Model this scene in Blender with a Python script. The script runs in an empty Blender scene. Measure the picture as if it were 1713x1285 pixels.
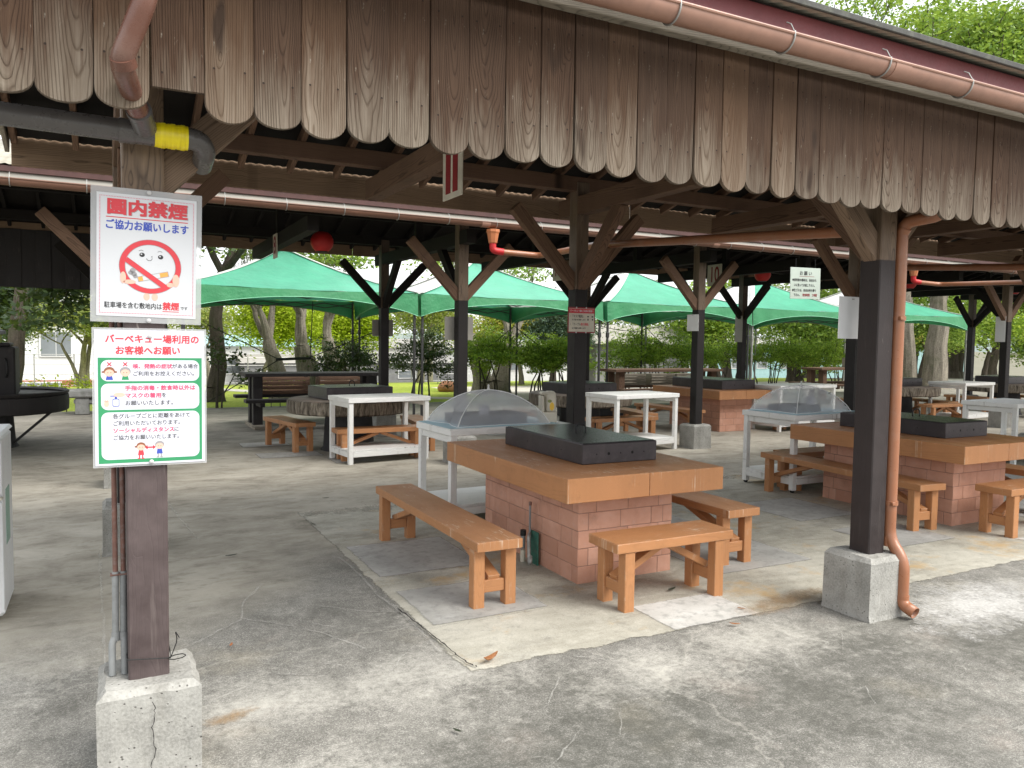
import bpy, math, random
import numpy as np
from mathutils import Vector, Matrix, Euler

R = math.radians
scene = bpy.context.scene
col = scene.collection
rng = random.Random(7)

# ------------------------------------------------------------------ camera
def look(yaw, pitch, roll):
    f = Vector((math.sin(yaw)*math.cos(pitch), math.cos(yaw)*math.cos(pitch), -math.sin(pitch)))
    r = Vector((math.cos(yaw), -math.sin(yaw), 0))
    u = r.cross(f)
    r2 = r*math.cos(roll) + u*math.sin(roll)
    u2 = u*math.cos(roll) - r*math.sin(roll)
    return Matrix((r2, u2, -f)).transposed().to_4x4()

cd = bpy.data.cameras.new('camera')
cd.sensor_fit = 'HORIZONTAL'; cd.sensor_width = 36.0
cd.lens = 1302.0/1713.0*36.0
cd.clip_start = 0.05; cd.clip_end = 3000
cam = bpy.data.objects.new('camera', cd); col.objects.link(cam)
cam.matrix_world = Matrix.Translation((0, 0, 1.6)) @ look(R(27.504), R(3.23), R(0.815))
scene.camera = cam

# ------------------------------------------------------------------ sky, sun, exposure
SUN_EL, SUN_ROT = 50, 142
world = bpy.data.worlds.new('World'); scene.world = world; world.use_nodes = True
wt = world.node_tree; wt.nodes.clear()
sky = wt.nodes.new('ShaderNodeTexSky'); sky.sky_type = 'NISHITA'; sky.sun_disc = False
sky.sun_elevation = R(SUN_EL); sky.sun_rotation = R(SUN_ROT)
sky.air_density = 2.0; sky.dust_density = 2.0; sky.ozone_density = 1.0
hs = wt.nodes.new('ShaderNodeHueSaturation'); hs.inputs['Saturation'].default_value = 0.3
bg = wt.nodes.new('ShaderNodeBackground'); bg.inputs['Strength'].default_value = 0.095
wo = wt.nodes.new('ShaderNodeOutputWorld')
wt.links.new(sky.outputs[0], hs.inputs['Color']); 
# overcast: a bright even cloud layer over most of the sky, with soft structure
tc = wt.nodes.new('ShaderNodeTexCoord'); cn = wt.nodes.new('ShaderNodeTexNoise'); cn.inputs['Scale'].default_value = 2.2; cn.inputs['Detail'].default_value = 6
cr = wt.nodes.new('ShaderNodeValToRGB'); cr.color_ramp.elements[0].position = .3; cr.color_ramp.elements[0].color = (4.3, 4.5, 4.8, 1); cr.color_ramp.elements[1].position = .7; cr.color_ramp.elements[1].color = (5.6, 5.65, 5.7, 1)
cm = wt.nodes.new('ShaderNodeMix'); cm.data_type = 'RGBA'; cm.inputs[0].default_value = .78
wt.links.new(tc.outputs['Generated'], cn.inputs['Vector']); wt.links.new(cn.outputs[0], cr.inputs[0])
wt.links.new(hs.outputs[0], cm.inputs[6]); wt.links.new(cr.outputs[0], cm.inputs[7]); wt.links.new(cm.outputs[2], bg.inputs['Color'])
wt.links.new(bg.outputs[0], wo.inputs['Surface'])
sl = bpy.data.lights.new('sun', 'SUN'); sl.energy = 1.5; sl.angle = R(40); sl.color = (1.0, 0.96, 0.9)
sun = bpy.data.objects.new('sun', sl); col.objects.link(sun)
sd = Vector((math.sin(R(SUN_ROT))*math.cos(R(SUN_EL)), math.cos(R(SUN_ROT))*math.cos(R(SUN_EL)), math.sin(R(SUN_EL))))
sun.rotation_euler = sd.to_track_quat('Z', 'Y').to_euler()
vs = scene.view_settings
scene.display_settings.display_device = 'sRGB'
vs.view_transform = 'Standard'; vs.look = 'None'; vs.gamma = 1; vs.use_curve_mapping = False
vs.exposure = 1.80
cy = scene.cycles
cy.use_denoising = True
cy.max_bounces = 8; cy.diffuse_bounces = 5; cy.glossy_bounces = 3; cy.transmission_bounces = 4; cy.transparent_max_bounces = 12
cy.use_adaptive_sampling = True; cy.adaptive_threshold = 0.01
cy.caustics_reflective = False; cy.caustics_refractive = False
scene.render.film_transparent = False

# ------------------------------------------------------------------ mesh helpers
def link(o, parent=None):
    col.objects.link(o)
    if parent is not None: o.parent = parent
    return o

def finish(me, smooth):
    if smooth:
        me.polygons.foreach_set('use_smooth', [True]*len(me.polygons))
        try: me.set_sharp_from_angle(angle=R(38))
        except Exception: pass

def cbox(c, d, ch=0.0):
    hx, hy, hz = d[0]/2, d[1]/2, d[2]/2
    cx, cy_, cz = c
    if ch <= 0:
        V = [(cx+sx*hx, cy_+sy*hy, cz+sz*hz) for sx in (-1, 1) for sy in (-1, 1) for sz in (-1, 1)]
        F = [(0,1,3,2), (4,6,7,5), (0,4,5,1), (2,3,7,6), (0,2,6,4), (1,5,7,3)]
        return V, F
    ch = min(ch, hx*.9, hy*.9, hz*.9)
    V = []; I = {}
    for sx in (-1, 1):
        for sy in (-1, 1):
            for sz in (-1, 1):
                I[sx,sy,sz,0] = len(V); V.append((cx+sx*hx, cy_+sy*(hy-ch), cz+sz*(hz-ch)))
                I[sx,sy,sz,1] = len(V); V.append((cx+sx*(hx-ch), cy_+sy*hy, cz+sz*(hz-ch)))
                I[sx,sy,sz,2] = len(V); V.append((cx+sx*(hx-ch), cy_+sy*(hy-ch), cz+sz*hz))
    F = []
    q = [(-1,-1), (1,-1), (1,1), (-1,1)]
    for s in (-1, 1):
        for ax in range(3):
            f = []
            for a, b in q:
                k = [a, b]; k.insert(ax, s); f.append(I[k[0], k[1], k[2], ax])
            flip = (s < 0) ^ (ax == 1)
            F.append(tuple(f[::-1]) if flip else tuple(f))
    for a1, a2 in ((0,1), (0,2), (1,2)):
        a3 = 3-a1-a2
        for s1 in (-1, 1):
            for s2 in (-1, 1):
                def g(t, ax):
                    k = [0,0,0]; k[a1] = s1; k[a2] = s2; k[a3] = t; return I[k[0],k[1],k[2],ax]
                f = [g(-1,a1), g(1,a1), g(1,a2), g(-1,a2)]
                F.append(tuple(f))
    for sx in (-1, 1):
        for sy in (-1, 1):
            for sz in (-1, 1):
                F.append((I[sx,sy,sz,0], I[sx,sy,sz,1], I[sx,sy,sz,2]))
    cc = Vector(c); FF = []
    for f in F:
        p = [Vector(V[i]) for i in f]
        n = (p[1]-p[0]).cross(p[2]-p[0]); m = sum(p, Vector())/len(p)-cc
        FF.append(f if n.dot(m) > 0 else f[::-1])
    return V, FF

class MB:
    def __init__(s): s.V = []; s.F = []
    def add(s, V, F, M=None):
        n = len(s.V)
        s.V += [tuple(M @ Vector(v)) if M else tuple(v) for v in V]
        s.F += [tuple(i+n for i in f) for f in F]
        return s
    def box(s, c, d, ch=0.0, M=None): return s.add(*cbox(c, d, ch), M)
    def bar(s, p0, p1, w, h, ch=0.0, up=(0,0,1)):
        p0, p1 = Vector(p0), Vector(p1)
        V, F = cbox((0,0,0), ((p1-p0).length, w, h), ch)
        return s.add(V, F, frame(p0, p1, up))
    def tube(s, pts, r, n=10, cap=True):
        pts = [Vector(p) for p in pts]; m = len(pts)
        rs = r if isinstance(r, (list, tuple)) else [r]*m
        V = []; F = []; prev = None
        for i, p in enumerate(pts):
            t = (pts[min(i+1, m-1)]-pts[max(i-1, 0)]).normalized()
            if prev is None:
                a = t.orthogonal().normalized()
            else:
                a = prev - t*prev.dot(t)
                a = a.normalized() if a.length > 1e-6 else t.orthogonal().normalized()
            prev = a; b = t.cross(a)
            for k in range(n):
                an = 2*math.pi*k/n
                V.append(p + (a*math.cos(an)+b*math.sin(an))*rs[i])
        for i in range(m-1):
            for k in range(n):
                k2 = (k+1) % n
                F.append((i*n+k, i*n+k2, (i+1)*n+k2, (i+1)*n+k))
        if cap:
            F.append(tuple(range(n))[::-1]); F.append(tuple((m-1)*n+k for k in range(n)))
        return s.add(V, F)
    def lathe(s, prof, n=24, c=(0,0,0), cap=True):
        V = []; F = []
        for r, z in prof:
            for k in range(n):
                an = 2*math.pi*k/n
                V.append((c[0]+r*math.cos(an), c[1]+r*math.sin(an), c[2]+z))
        for i in range(len(prof)-1):
            for k in range(n):
                k2 = (k+1) % n
                F.append((i*n+k, i*n+k2, (i+1)*n+k2, (i+1)*n+k))
        if cap:
            F.append(tuple(range(n))[::-1]); F.append(tuple((len(prof)-1)*n+k for k in range(n)))
        return s.add(V, F)
    def ext(s, prof, x0, x1, closed=True):
        """profile of (y, z) points extruded along X"""
        n = len(prof)
        V = [(x0, y, z) for y, z in prof] + [(x1, y, z) for y, z in prof]
        F = [(i, (i+1) % n, n+(i+1) % n, n+i) for i in range(n if closed else n-1)]
        if closed: F += [tuple(range(n))[::-1], tuple(range(n, 2*n))]
        return s.add(V, F)
    def build(s, name, mat, parent=None, loc=(0,0,0), rot=(0,0,0), smooth=False):
        me = bpy.data.meshes.new(name); me.from_pydata(s.V, [], s.F)
        if mat: me.materials.append(mat)
        finish(me, smooth)
        o = bpy.data.objects.new(name, me); o.location = loc; o.rotation_euler = rot
        return link(o, parent)

def frame(p0, p1, up=(0,0,1)):
    p0, p1 = Vector(p0), Vector(p1)
    x = (p1-p0).normalized(); u = Vector(up)
    if abs(x.dot(u.normalized())) > .98: u = Vector((0,1,0))
    y = u.cross(x).normalized(); z = x.cross(y)
    M = Matrix((x, y, z)).transposed().to_4x4(); M.translation = (p0+p1)/2
    return M

_cache = {}
def timber(name, p0, p1, w, h, mat, parent=None, up=(0,0,1), ch=0.004):
    """one squared timber from p0 to p1 (in the parent's space); grain runs along its local X"""
    L = (Vector(p1)-Vector(p0)).length
    key = (round(L, 3), round(w, 4), round(h, 4), round(ch, 4), mat.name)
    me = _cache.get(key)
    if me is None:
        V, F = cbox((0,0,0), (L, w, h), ch)
        me = bpy.data.meshes.new(name); me.from_pydata(V, [], F); me.materials.append(mat); _cache[key] = me
    o = bpy.data.objects.new(name, me); link(o, parent)
    o.matrix_basis = frame(p0, p1, up)
    return o

def shared(name, me, parent=None, loc=(0,0,0), rot=(0,0,0), scale=(1,1,1)):
    o = bpy.data.objects.new(name, me); o.location = loc; o.rotation_euler = rot; o.scale = scale
    return link(o, parent)

def thing(name, label, cat, loc=(0,0,0), rz=0.0, group=None):
    o = bpy.data.objects.new(name, None); o.empty_display_size = .1
    o.location = loc; o.rotation_euler = (0, 0, rz); link(o)
    o['label'] = label; o['category'] = cat
    if group: o['group'] = group
    return o

def tag(o, label, cat, group=None):
    o['label'] = label; o['category'] = cat
    if group: o['group'] = group
    return o

def kind(o, k): o['kind'] = k; return o

KIDS = {}
def copy_thing(root, loc, rz, label, group=None):
    def rec(o, par):
        c = o.copy(); link(c)
        if par is not None:
            c.parent = par; c.matrix_parent_inverse = o.matrix_parent_inverse.copy()
        for ch in list(o.children): rec(ch, c)
        return c
    r = rec(root, None)
    r.location = loc; r.rotation_euler = (0, 0, rz); r['label'] = label
    if group: r['group'] = group
    return r

def smoothpath(pts, n=6):
    """rounds the corners of a poly-line"""
    P = [Vector(p) for p in pts]; out = [P[0]]
    for i in range(1, len(P)-1):
        a, b, c = P[i-1], P[i], P[i+1]
        d = min((a-b).length, (c-b).length)*.45
        s = b+(a-b).normalized()*d; e = b+(c-b).normalized()*d
        for k in range(n+1):
            t = k/n; out.append(s*(1-t)**2 + b*2*t*(1-t) + e*t*t)
    out.append(P[-1]); return out

def bend(pts, r, n=6):
    P = [Vector(p) for p in pts]; out = [P[0]]
    for i in range(1, len(P)-1):
        a, b, c = P[i-1], P[i], P[i+1]
        d = min(r, (a-b).length*.49, (c-b).length*.49)
        s = b+(a-b).normalized()*d; e = b+(c-b).normalized()*d
        for k in range(n+1):
            t = k/n; out.append(s*(1-t)**2 + b*2*t*(1-t) + e*t*t)
    out.append(P[-1]); return out
# ------------------------------------------------------------------ material helpers
class NT:
    def __init__(s, name):
        s.m = bpy.data.materials.new(name); s.m.use_nodes = True
        s.t = s.m.node_tree; s.t.nodes.clear()
        s.out = s.t.nodes.new('ShaderNodeOutputMaterial')
    def N(s, ty, ins=None, **pr):
        n = s.t.nodes.new(ty)
        for k, v in pr.items(): setattr(n, k, v)
        for k, v in (ins or {}).items(): s.put(n.inputs[k], v)
        return n
    def put(s, sock, v):
        if isinstance(v, bpy.types.NodeSocket): s.t.links.new(v, sock)
        else:
            if sock.type == 'RGBA' and len(v) == 3: v = (*v, 1)
            sock.default_value = v
    def coord(s, kind='Object'): return s.N('ShaderNodeTexCoord').outputs[kind]
    def pos(s): return s.N('ShaderNodeNewGeometry').outputs['Position']
    def rnd(s): return s.N('ShaderNodeObjectInfo').outputs['Random']
    def island(s): return s.N('ShaderNodeNewGeometry').outputs['Random Per Island']
    def ma(s, op, a, b=0.0, c=None, clamp=False):
        i = {0: a, 1: b}
        if c is not None: i[2] = c
        return s.N('ShaderNodeMath', i, operation=op, use_clamp=clamp).outputs[0]
    def vm(s, op, a, b=(0,0,0)): return s.N('ShaderNodeVectorMath', {0: a, 1: b}, operation=op).outputs[0]
    def sep(s, v):
        o = s.N('ShaderNodeSeparateXYZ', {0: v}).outputs; return o[0], o[1], o[2]
    def com(s, x, y, z): return s.N('ShaderNodeCombineXYZ', {0: x, 1: y, 2: z}).outputs[0]
    def noise(s, v, scale, detail=3, rough=.55, dist=0.0, out=0):
        return s.N('ShaderNodeTexNoise', {'Vector': v, 'Scale': scale, 'Detail': detail, 'Roughness': rough, 'Distortion': dist}).outputs[out]
    def voro(s, v, scale, feature='F1', rand=1.0):
        n = s.N('ShaderNodeTexVoronoi', {'Vector': v, 'Scale': scale, 'Randomness': rand}, feature=feature); return n.outputs[0]
    def ramp(s, f, stops, interp='LINEAR'):
        n = s.N('ShaderNodeValToRGB', {0: f}); e = n.color_ramp; e.interpolation = interp
        while len(e.elements) < len(stops): e.elements.new(.5)
        for el, (p, c) in zip(e.elements, stops):
            el.position = p; el.color = (c, c, c, 1) if isinstance(c, (int, float)) else (*c[:3], 1)
        return n.outputs[0]
    def mix(s, f, a, b, blend='MIX'):
        n = s.N('ShaderNodeMix', data_type='RGBA', blend_type=blend)
        s.put(n.inputs[0], f); s.put(n.inputs[6], a); s.put(n.inputs[7], b); return n.outputs[2]
    def rng(s, f, a, b, c=0.0, d=1.0): return s.N('ShaderNodeMapRange', {0: f, 1: a, 2: b, 3: c, 4: d}).outputs[0]
    def bump(s, h, strength=.3, dist=.01): return s.N('ShaderNodeBump', {'Height': h, 'Strength': strength, 'Distance': dist}).outputs[0]
    def bsdf(s, base, rough=.6, bump=None, metallic=0.0, spec=.5, **kw):
        i = {'Base Color': base, 'Roughness': rough, 'Metallic': metallic, 'Specular IOR Level': spec}
        if bump is not None: i['Normal'] = bump
        i.update(kw)
        p = s.N('ShaderNodeBsdfPrincipled', i)
        s.t.links.new(p.outputs[0], s.out.inputs[0]); return s.m
    def shade(s, sh): s.t.links.new(sh, s.out.inputs[0]); return s.m

def scl(c, k): return tuple(x*k for x in c)

def grain(n, axis, fine=220, ring=46, seedk=1.0):
    """growth rings of a sawn board: 'axis' is the board's long local axis. returns (rings, fibre, random, local long coordinate)"""
    v = n.coord('Object'); x, y, z = n.sep(v)
    r = n.rnd()
    if axis == 'Z': L, a, b = z, x, y
    else: L, a, b = x, y, z
    r2 = n.ma('FRACT', n.ma('MULTIPLY', r, 17.31)); r3 = n.ma('FRACT', n.ma('MULTIPLY', r, 91.7))
    Lo = n.ma('ADD', L, n.ma('MULTIPLY', r, 37.0))
    warp = n.noise(n.com(n.ma('MULTIPLY', Lo, 1.6), n.ma('MULTIPLY', a, 5.0), n.ma('MULTIPLY', r2, 30)), 1.0, 3, .5)
    warp = n.ma('SUBTRACT', warp, .5)
    knot = n.noise(n.com(n.ma('MULTIPLY', Lo, 4.0), n.ma('MULTIPLY', a, 11.0), n.ma('MULTIPLY', r3, 30)), 1.0, 1, .5)
    knot = n.rng(knot, .6, .85)
    aa = n.ma('ADD', n.ma('ADD', a, n.ma('MULTIPLY', n.ma('SUBTRACT', r2, .5), .09)), n.ma('MULTIPLY', warp, .03))
    bb = n.ma('ADD', n.ma('MULTIPLY', n.ma('SUBTRACT', n.ma('FRACT', n.ma('MULTIPLY', Lo, 1.0)), .5), 0.0),
              n.ma('ADD', n.ma('MULTIPLY', L, n.ma('MULTIPLY', n.ma('SUBTRACT', r3, .5), .22)), n.ma('MULTIPLY', warp, .07)))
    bb = n.ma('ADD', bb, n.ma('ADD', b, n.ma('MULTIPLY', knot, .03)))
    d = n.ma('SQRT', n.ma('ADD', n.ma('MULTIPLY', aa, aa), n.ma('MULTIPLY', bb, bb)))
    uneven = n.noise(n.com(n.ma('MULTIPLY', d, 26.0), r2, 0.0), 1.0, 2, .6)
    ph = n.ma('FRACT', n.ma('ADD', n.ma('MULTIPLY', d, ring*3.4), n.ma('MULTIPLY', uneven, 2.2)))
    rings = n.ramp(ph, [(0, .80), (.5, .9), (.74, .62), (.87, 0.0), (.94, .45), (1, .80)])
    fib = n.noise(n.com(n.ma('MULTIPLY', Lo, 5.0), n.ma('MULTIPLY', a, fine), n.ma('MULTIPLY', b, fine)), 1.0, 2, .6)
    kn = n.ramp(knot, [(.0, 0), (.45, 0), (.8, 1)])
    return rings, fib, r, L, kn, Lo, a

def wood(name, dark, light, ring=46, rough=.8, axis='X', contrast=1.0, bumps=.35, tint=.35):
    n = NT(name); rings, fib, r, L, kn, Lo, a = grain(n, axis, ring=ring)
    f = n.ma('ADD', n.ma('MULTIPLY', rings, .6*contrast), n.ma('MULTIPLY', fib, .55))
    c = n.ramp(f, [(.12, dark), (.85, light)])
    c = n.mix(kn, c, scl(dark, .5))
    c = n.mix(n.rng(r, 0, 1, 0, tint), c, scl(light, .45))
    blot = n.noise(n.com(n.ma('MULTIPLY', Lo, 1.2), n.ma('MULTIPLY', a, 6), 0.0), 1.0, 4, .6)
    c = n.mix(n.rng(blot, .5, .75, 0, .5), c, scl(dark, .8))
    b = n.bump(n.ma('ADD', n.ma('MULTIPLY', rings, .6), n.ma('MULTIPLY', fib, .6)), bumps, .004)
    return n.bsdf(c, rough, b, spec=.3)

def painted_wood(name, base, worn=(.5,.42,.33), rough=.5, wear=.15, axis='X', var=.25, bumps=.2, spec=.4, edge=.75, grime=.35):
    n = NT(name); rings, fib, r, L, kn, Lo, a = grain(n, axis)
    v = n.coord('Object')
    c = n.mix(n.ma('MULTIPLY', n.ma('SUBTRACT', 1.0, rings), .5), base, scl(base, .66))
    c = n.mix(n.rng(fib, .45, .7, 0, .3), c, scl(base, 1.25))
    big = n.noise(n.com(n.ma('MULTIPLY', Lo, 2.0), n.ma('MULTIPLY', a, 4.0), n.ma('MULTIPLY', r, 20)), 1.5, 4, .6)
    c = n.mix(n.rng(big, .3, .7, 0, var), c, scl(base, .7))
    c = n.mix(n.rng(r, 0, 1, 0, .18), c, scl(base, 1.25))
    sc = n.noise(n.com(n.ma('MULTIPLY', Lo, 9), n.ma('MULTIPLY', a, 60), n.ma('MULTIPLY', r, 50)), 1.0, 5, .7)
    msk = n.ma('MULTIPLY', n.rng(sc, .57, .64), n.rng(n.noise(n.vm('ADD', v, n.com(n.ma('MULTIPLY', r, 40), 0.0, 0.0)), 4, 3), .50, .62))
    c = n.mix(n.ma('MULTIPLY', msk, wear*4, clamp=True), c, worn)
    bev = n.N('ShaderNodeBevel', {'Radius': .007}, samples=3).outputs[0]
    nrm = n.N('ShaderNodeNewGeometry').outputs['Normal']
    ed = n.ma('SUBTRACT', 1.0, n.N('ShaderNodeVectorMath', {0: bev, 1: nrm}, operation='DOT_PRODUCT').outputs['Value'])
    em = n.noise(n.vm('ADD', v, n.com(n.ma('MULTIPLY', r, 30), 0.0, 0.0)), 16, 5, .7)
    c = n.mix(n.ma('MULTIPLY', n.rng(ed, .015, .10), n.rng(em, .50, .66, 0, edge)), c, worn)
    gr = n.noise(n.vm('ADD', v, n.com(0.0, n.ma('MULTIPLY', r, 30), 0.0)), 7, 7, .72)
    c = n.mix(n.rng(gr, .54, .74, 0, grime), c, scl(base, .45))
    b = n.bump(n.ma('ADD', n.ma('MULTIPLY', rings, .5), n.ma('MULTIPLY', fib, .5)), bumps, .003)
    return n.bsdf(c, n.rng(big, .2, .8, rough-.08, rough+.15), b, spec=spec)

def plain(name, base, rough=.5, metallic=0.0, var=.2, scale=6, bumps=0.05, spec=.5, dirt=None, dirt_amt=.3):
    n = NT(name); v = n.vm('ADD', n.coord('Object'), n.com(n.ma('MULTIPLY', n.rnd(), 20.0), 0.0, 0.0))
    a = n.noise(v, scale, 5, .6); f = n.noise(v, scale*18, 3, .6)
    c = n.mix(n.rng(a, .3, .7, 0, 1), scl(base, 1-var), scl(base, 1+var*.6))
    if dirt is not None:
        d = n.noise(v, scale*2.3, 6, .65)
        c = n.mix(n.rng(d, .5, .75, 0, dirt_amt), c, dirt)
    b = n.bump(n.ma('ADD', a, n.ma('MULTIPLY', f, .4)), bumps*4, .002)
    return n.bsdf(c, n.rng(f, .3, .7, rough-.08, rough+.1), b, metallic, spec)

M = {}
# --- weathered board with bleached lower end (planks hang from their local z=0 down to about -0.62)
def plank_mat():
    n = NT('weathered_plank'); rings, fib, r, L, kn, Lo, a = grain(n, 'Z', ring=40)
    fib2 = n.noise(n.com(n.ma('MULTIPLY', Lo, 9.0), n.ma('MULTIPLY', a, 95), n.ma('MULTIPLY', r, 40)), 1.0, 4, .7)
    streak = n.noise(n.com(n.ma('MULTIPLY', Lo, 1.1), n.ma('MULTIPLY', a, 32), n.ma('MULTIPLY', r, 70)), 1.0, 3, .6)
    f = n.ma('ADD', n.ma('ADD', n.ma('MULTIPLY', rings, .34), n.ma('MULTIPLY', fib, .26)), n.ma('ADD', n.ma('MULTIPLY', fib2, .34), n.ma('MULTIPLY', n.ma('SUBTRACT', streak, .4), .45)))
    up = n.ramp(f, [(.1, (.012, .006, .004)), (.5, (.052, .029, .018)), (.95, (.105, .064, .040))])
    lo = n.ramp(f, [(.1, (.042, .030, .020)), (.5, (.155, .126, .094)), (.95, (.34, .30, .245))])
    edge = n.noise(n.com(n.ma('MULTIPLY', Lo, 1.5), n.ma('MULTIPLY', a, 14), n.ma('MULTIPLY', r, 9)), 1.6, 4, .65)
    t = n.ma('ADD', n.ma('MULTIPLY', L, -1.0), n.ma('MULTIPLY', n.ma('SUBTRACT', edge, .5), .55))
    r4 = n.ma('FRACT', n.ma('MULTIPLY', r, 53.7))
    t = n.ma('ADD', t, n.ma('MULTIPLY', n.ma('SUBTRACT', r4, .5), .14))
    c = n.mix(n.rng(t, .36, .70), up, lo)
    c = n.mix(n.rng(r4, .86, .97, 0, .35), c, (.17, .10, .055))
    c = n.mix(n.ma('MULTIPLY', kn, .9), c, (.03, .018, .012))
    x2 = n.ma('ABSOLUTE', a)
    sp = n.noise(n.vm('MULTIPLY', n.coord('Object'), (60, 60, 22)), 1.0, 4, .6)
    c = n.mix(n.rng(sp, .66, .74, 0, .5), c, (.36, .33, .28))
    c = n.mix(n.rng(n.ma('FRACT', n.ma('MULTIPLY', r, 7.77)), 0, 1, 0, .30), c, (.05, .035, .026))
    # nail heads with a rust run below each
    xa = n.ma('SUBTRACT', n.ma('ABSOLUTE', a), .047)
    for zz in (-.10, -.47):
        dz = n.ma('SUBTRACT', L, n.ma('ADD', zz, n.ma('MULTIPLY', n.ma('SUBTRACT', r4, .5), .05)))
        dd = n.ma('SQRT', n.ma('ADD', n.ma('MULTIPLY', xa, xa), n.ma('MULTIPLY', dz, dz)))
        run = n.ma('MULTIPLY', n.ma('MULTIPLY', n.rng(n.ma('ABSOLUTE', xa), .002, .006, 1, 0), n.rng(dz, -.09, 0, 0, 1)), n.rng(dz, 0, .003, 1, 0))
        c = n.mix(n.ma('MULTIPLY', run, .55), c, (.05, .024, .014))
        c = n.mix(n.rng(dd, .0028, .0042, .9, 0), c, (.02, .015, .012))
    b = n.bump(n.ma('ADD', n.ma('MULTIPLY', rings, .7), n.ma('MULTIPLY', fib, .6)), .6, .005)
    return n.bsdf(c, .85, b, spec=.2)
M['plank'] = plank_mat()
M['old_timber'] = wood('old_timber', (.045, .025, .016), (.21, .125, .080), ring=44)
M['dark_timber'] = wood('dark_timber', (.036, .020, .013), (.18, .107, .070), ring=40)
M['brace_timber'] = wood('front_lit_brace', (.055, .036, .025), (.25, .175, .122), ring=44)  # lighter copy of the timber; front light put into the brace colour
M['shaded_timber'] = wood('shaded_timber', (.004, .0035, .003), (.016, .013, .011), ring=40)  # copy of the roof timber with under-roof shade put into its colour
M['board'] = wood('eave_board', (.06, .038, .024), (.33, .225, .145), ring=30)
M['trim'] = wood('grey_trim', (.10, .085, .065), (.34, .30, .24), ring=40)

def post_mat(name='painted_post', k=1.0, rk=None):
    n = NT(name); rings, fib, r, L, kn, Lo, a = grain(n, 'Z', ring=40)
    v = n.coord('Object'); wz = n.sep(v)[2]
    pn = n.noise(v, 9, 5, .6); pf = n.noise(n.vm('MULTIPLY', v, (40, 40, 3)), 1, 3, .6)
    paint = n.mix(n.rng(pn, .35, .7), scl((.060, .043, .042), k), scl((.098, .074, .072), k))
    paint = n.mix(n.rng(pf, .62, .72, 0, .35), paint, scl((.17, .14, .13), k))
    spk = n.noise(n.vm('MULTIPLY', v, (30, 30, 12)), 1, 2)
    paint = n.mix(n.rng(spk, .73, .76, 0, .6), paint, scl((.30, .26, .24), k))
    raw = n.ramp(n.ma('ADD', n.ma('MULTIPLY', rings, .55), n.ma('MULTIPLY', fib, .55)),
                 [(.1, scl((.045, .029, .020), rk or .4+.6*k)), (.9, scl((.24, .168, .112), rk or .4+.6*k))])
    raw = n.mix(n.rng(n.noise(n.vm('MULTIPLY', v, (12, 12, 2)), 1, 4), .5, .7, 0, .7), raw, (.05, .036, .03))
    raw = n.mix(kn, raw, (.02, .014, .01))
    c = n.mix(n.rng(n.ma('ADD', wz, n.ma('MULTIPLY', n.ma('SUBTRACT', pn, .5), .02)), 1.750, 1.756), paint, raw)
    b = n.bump(n.ma('ADD', n.ma('MULTIPLY', rings, .5), n.ma('MULTIPLY', fib, .5)), .35, .004)
    return n.bsdf(c, n.rng(pn, .3, .7, .48, .68), b, spec=.4)
M['post'] = post_mat()
M['post_half_shaded'] = post_mat('half_shaded_painted_post', .35, .9)  # same post paint, darkened: shade of the inner face put into the colour
M['post_shaded'] = post_mat('shaded_painted_post', .16)  # rear posts: same paint with the roof shade put into the colour
M['post_shaded_brown'] = post_mat('shaded_painted_post_brown_top', .13, .85)  # shade put into the paint below; raw top keeps its brown

M['orange'] = painted_wood('orange_brown_paint', (.455, .212, .090), rough=.48, wear=.10, var=.45, bumps=.35)
M['orange_top'] = painted_wood('orange_brown_worn_paint', (.445, .207, .088), worn=(.66, .56, .44), rough=.42, wear=.22, var=.45, bumps=.35)
M['white_paint'] = painted_wood('white_paint', (.80, .80, .78), worn=(.26, .235, .20), rough=.42, wear=.16, var=.12, bumps=.1, edge=.8, grime=.22)
M['pvc_brown'] = plain('brown_pvc', (.31, .128, .064), .34, var=.14, scale=3, bumps=.01, dirt=(.32, .22, .17), dirt_amt=.35)
M['pvc_dull'] = plain('dull_brown_pvc', (.15, .068, .048), .28, var=.2, scale=2, bumps=.01, dirt=(.25, .17, .14), dirt_amt=.5)  # darker copy of the brown pipe plastic, with dirt
M['pvc_gutter'] = plain('copper_brown_gutter', (.365, .205, .150), .42, var=.14, scale=3.5, bumps=.01, dirt=(.22, .13, .10), dirt_amt=.6)
M['pvc_grey'] = plain('dark_grey_pvc', (.100, .094, .091), .30, var=.2, scale=2, bumps=.01, dirt=(.15, .14, .135), dirt_amt=.4)
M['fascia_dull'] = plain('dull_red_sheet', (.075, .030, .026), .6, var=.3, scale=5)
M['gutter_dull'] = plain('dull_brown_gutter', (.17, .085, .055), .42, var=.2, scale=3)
M['red_fascia'] = plain('red_painted_sheet', (.20, .05, .055), .5, var=.2, scale=4)
M['edge'] = plain('dark_roof_edge', (.05, .05, .045), .7, var=.4, scale=6, dirt=(.16, .17, .12), dirt_amt=.5)
M['zinc'] = plain('zinc_wire', (.42, .42, .40), .5, metallic=.6, var=.2, scale=20)
M['black_metal'] = plain('black_painted_steel', (.016, .014, .015), .42, var=.4, scale=8, bumps=.04, dirt=(.06, .045, .05), dirt_amt=.35)
M['black_wood'] = painted_wood('blackened_wood', (.022, .019, .019), worn=(.10, .08, .07), rough=.6, wear=.1)
M['red_tape'] = plain('red_tape', (.50, .018, .022), .5, var=.15, scale=30, bumps=.06)
M['funnel'] = plain('orange_pvc_funnel', (.48, .17, .07), .42, var=.12)
M['white_board'] = plain('white_board', (.72, .72, .72), .5, var=.05)
M['sheet_grey'] = plain('pale_sheet', (.30, .285, .25), .6, var=.12, scale=3, dirt=(.3, .26, .2))
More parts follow.
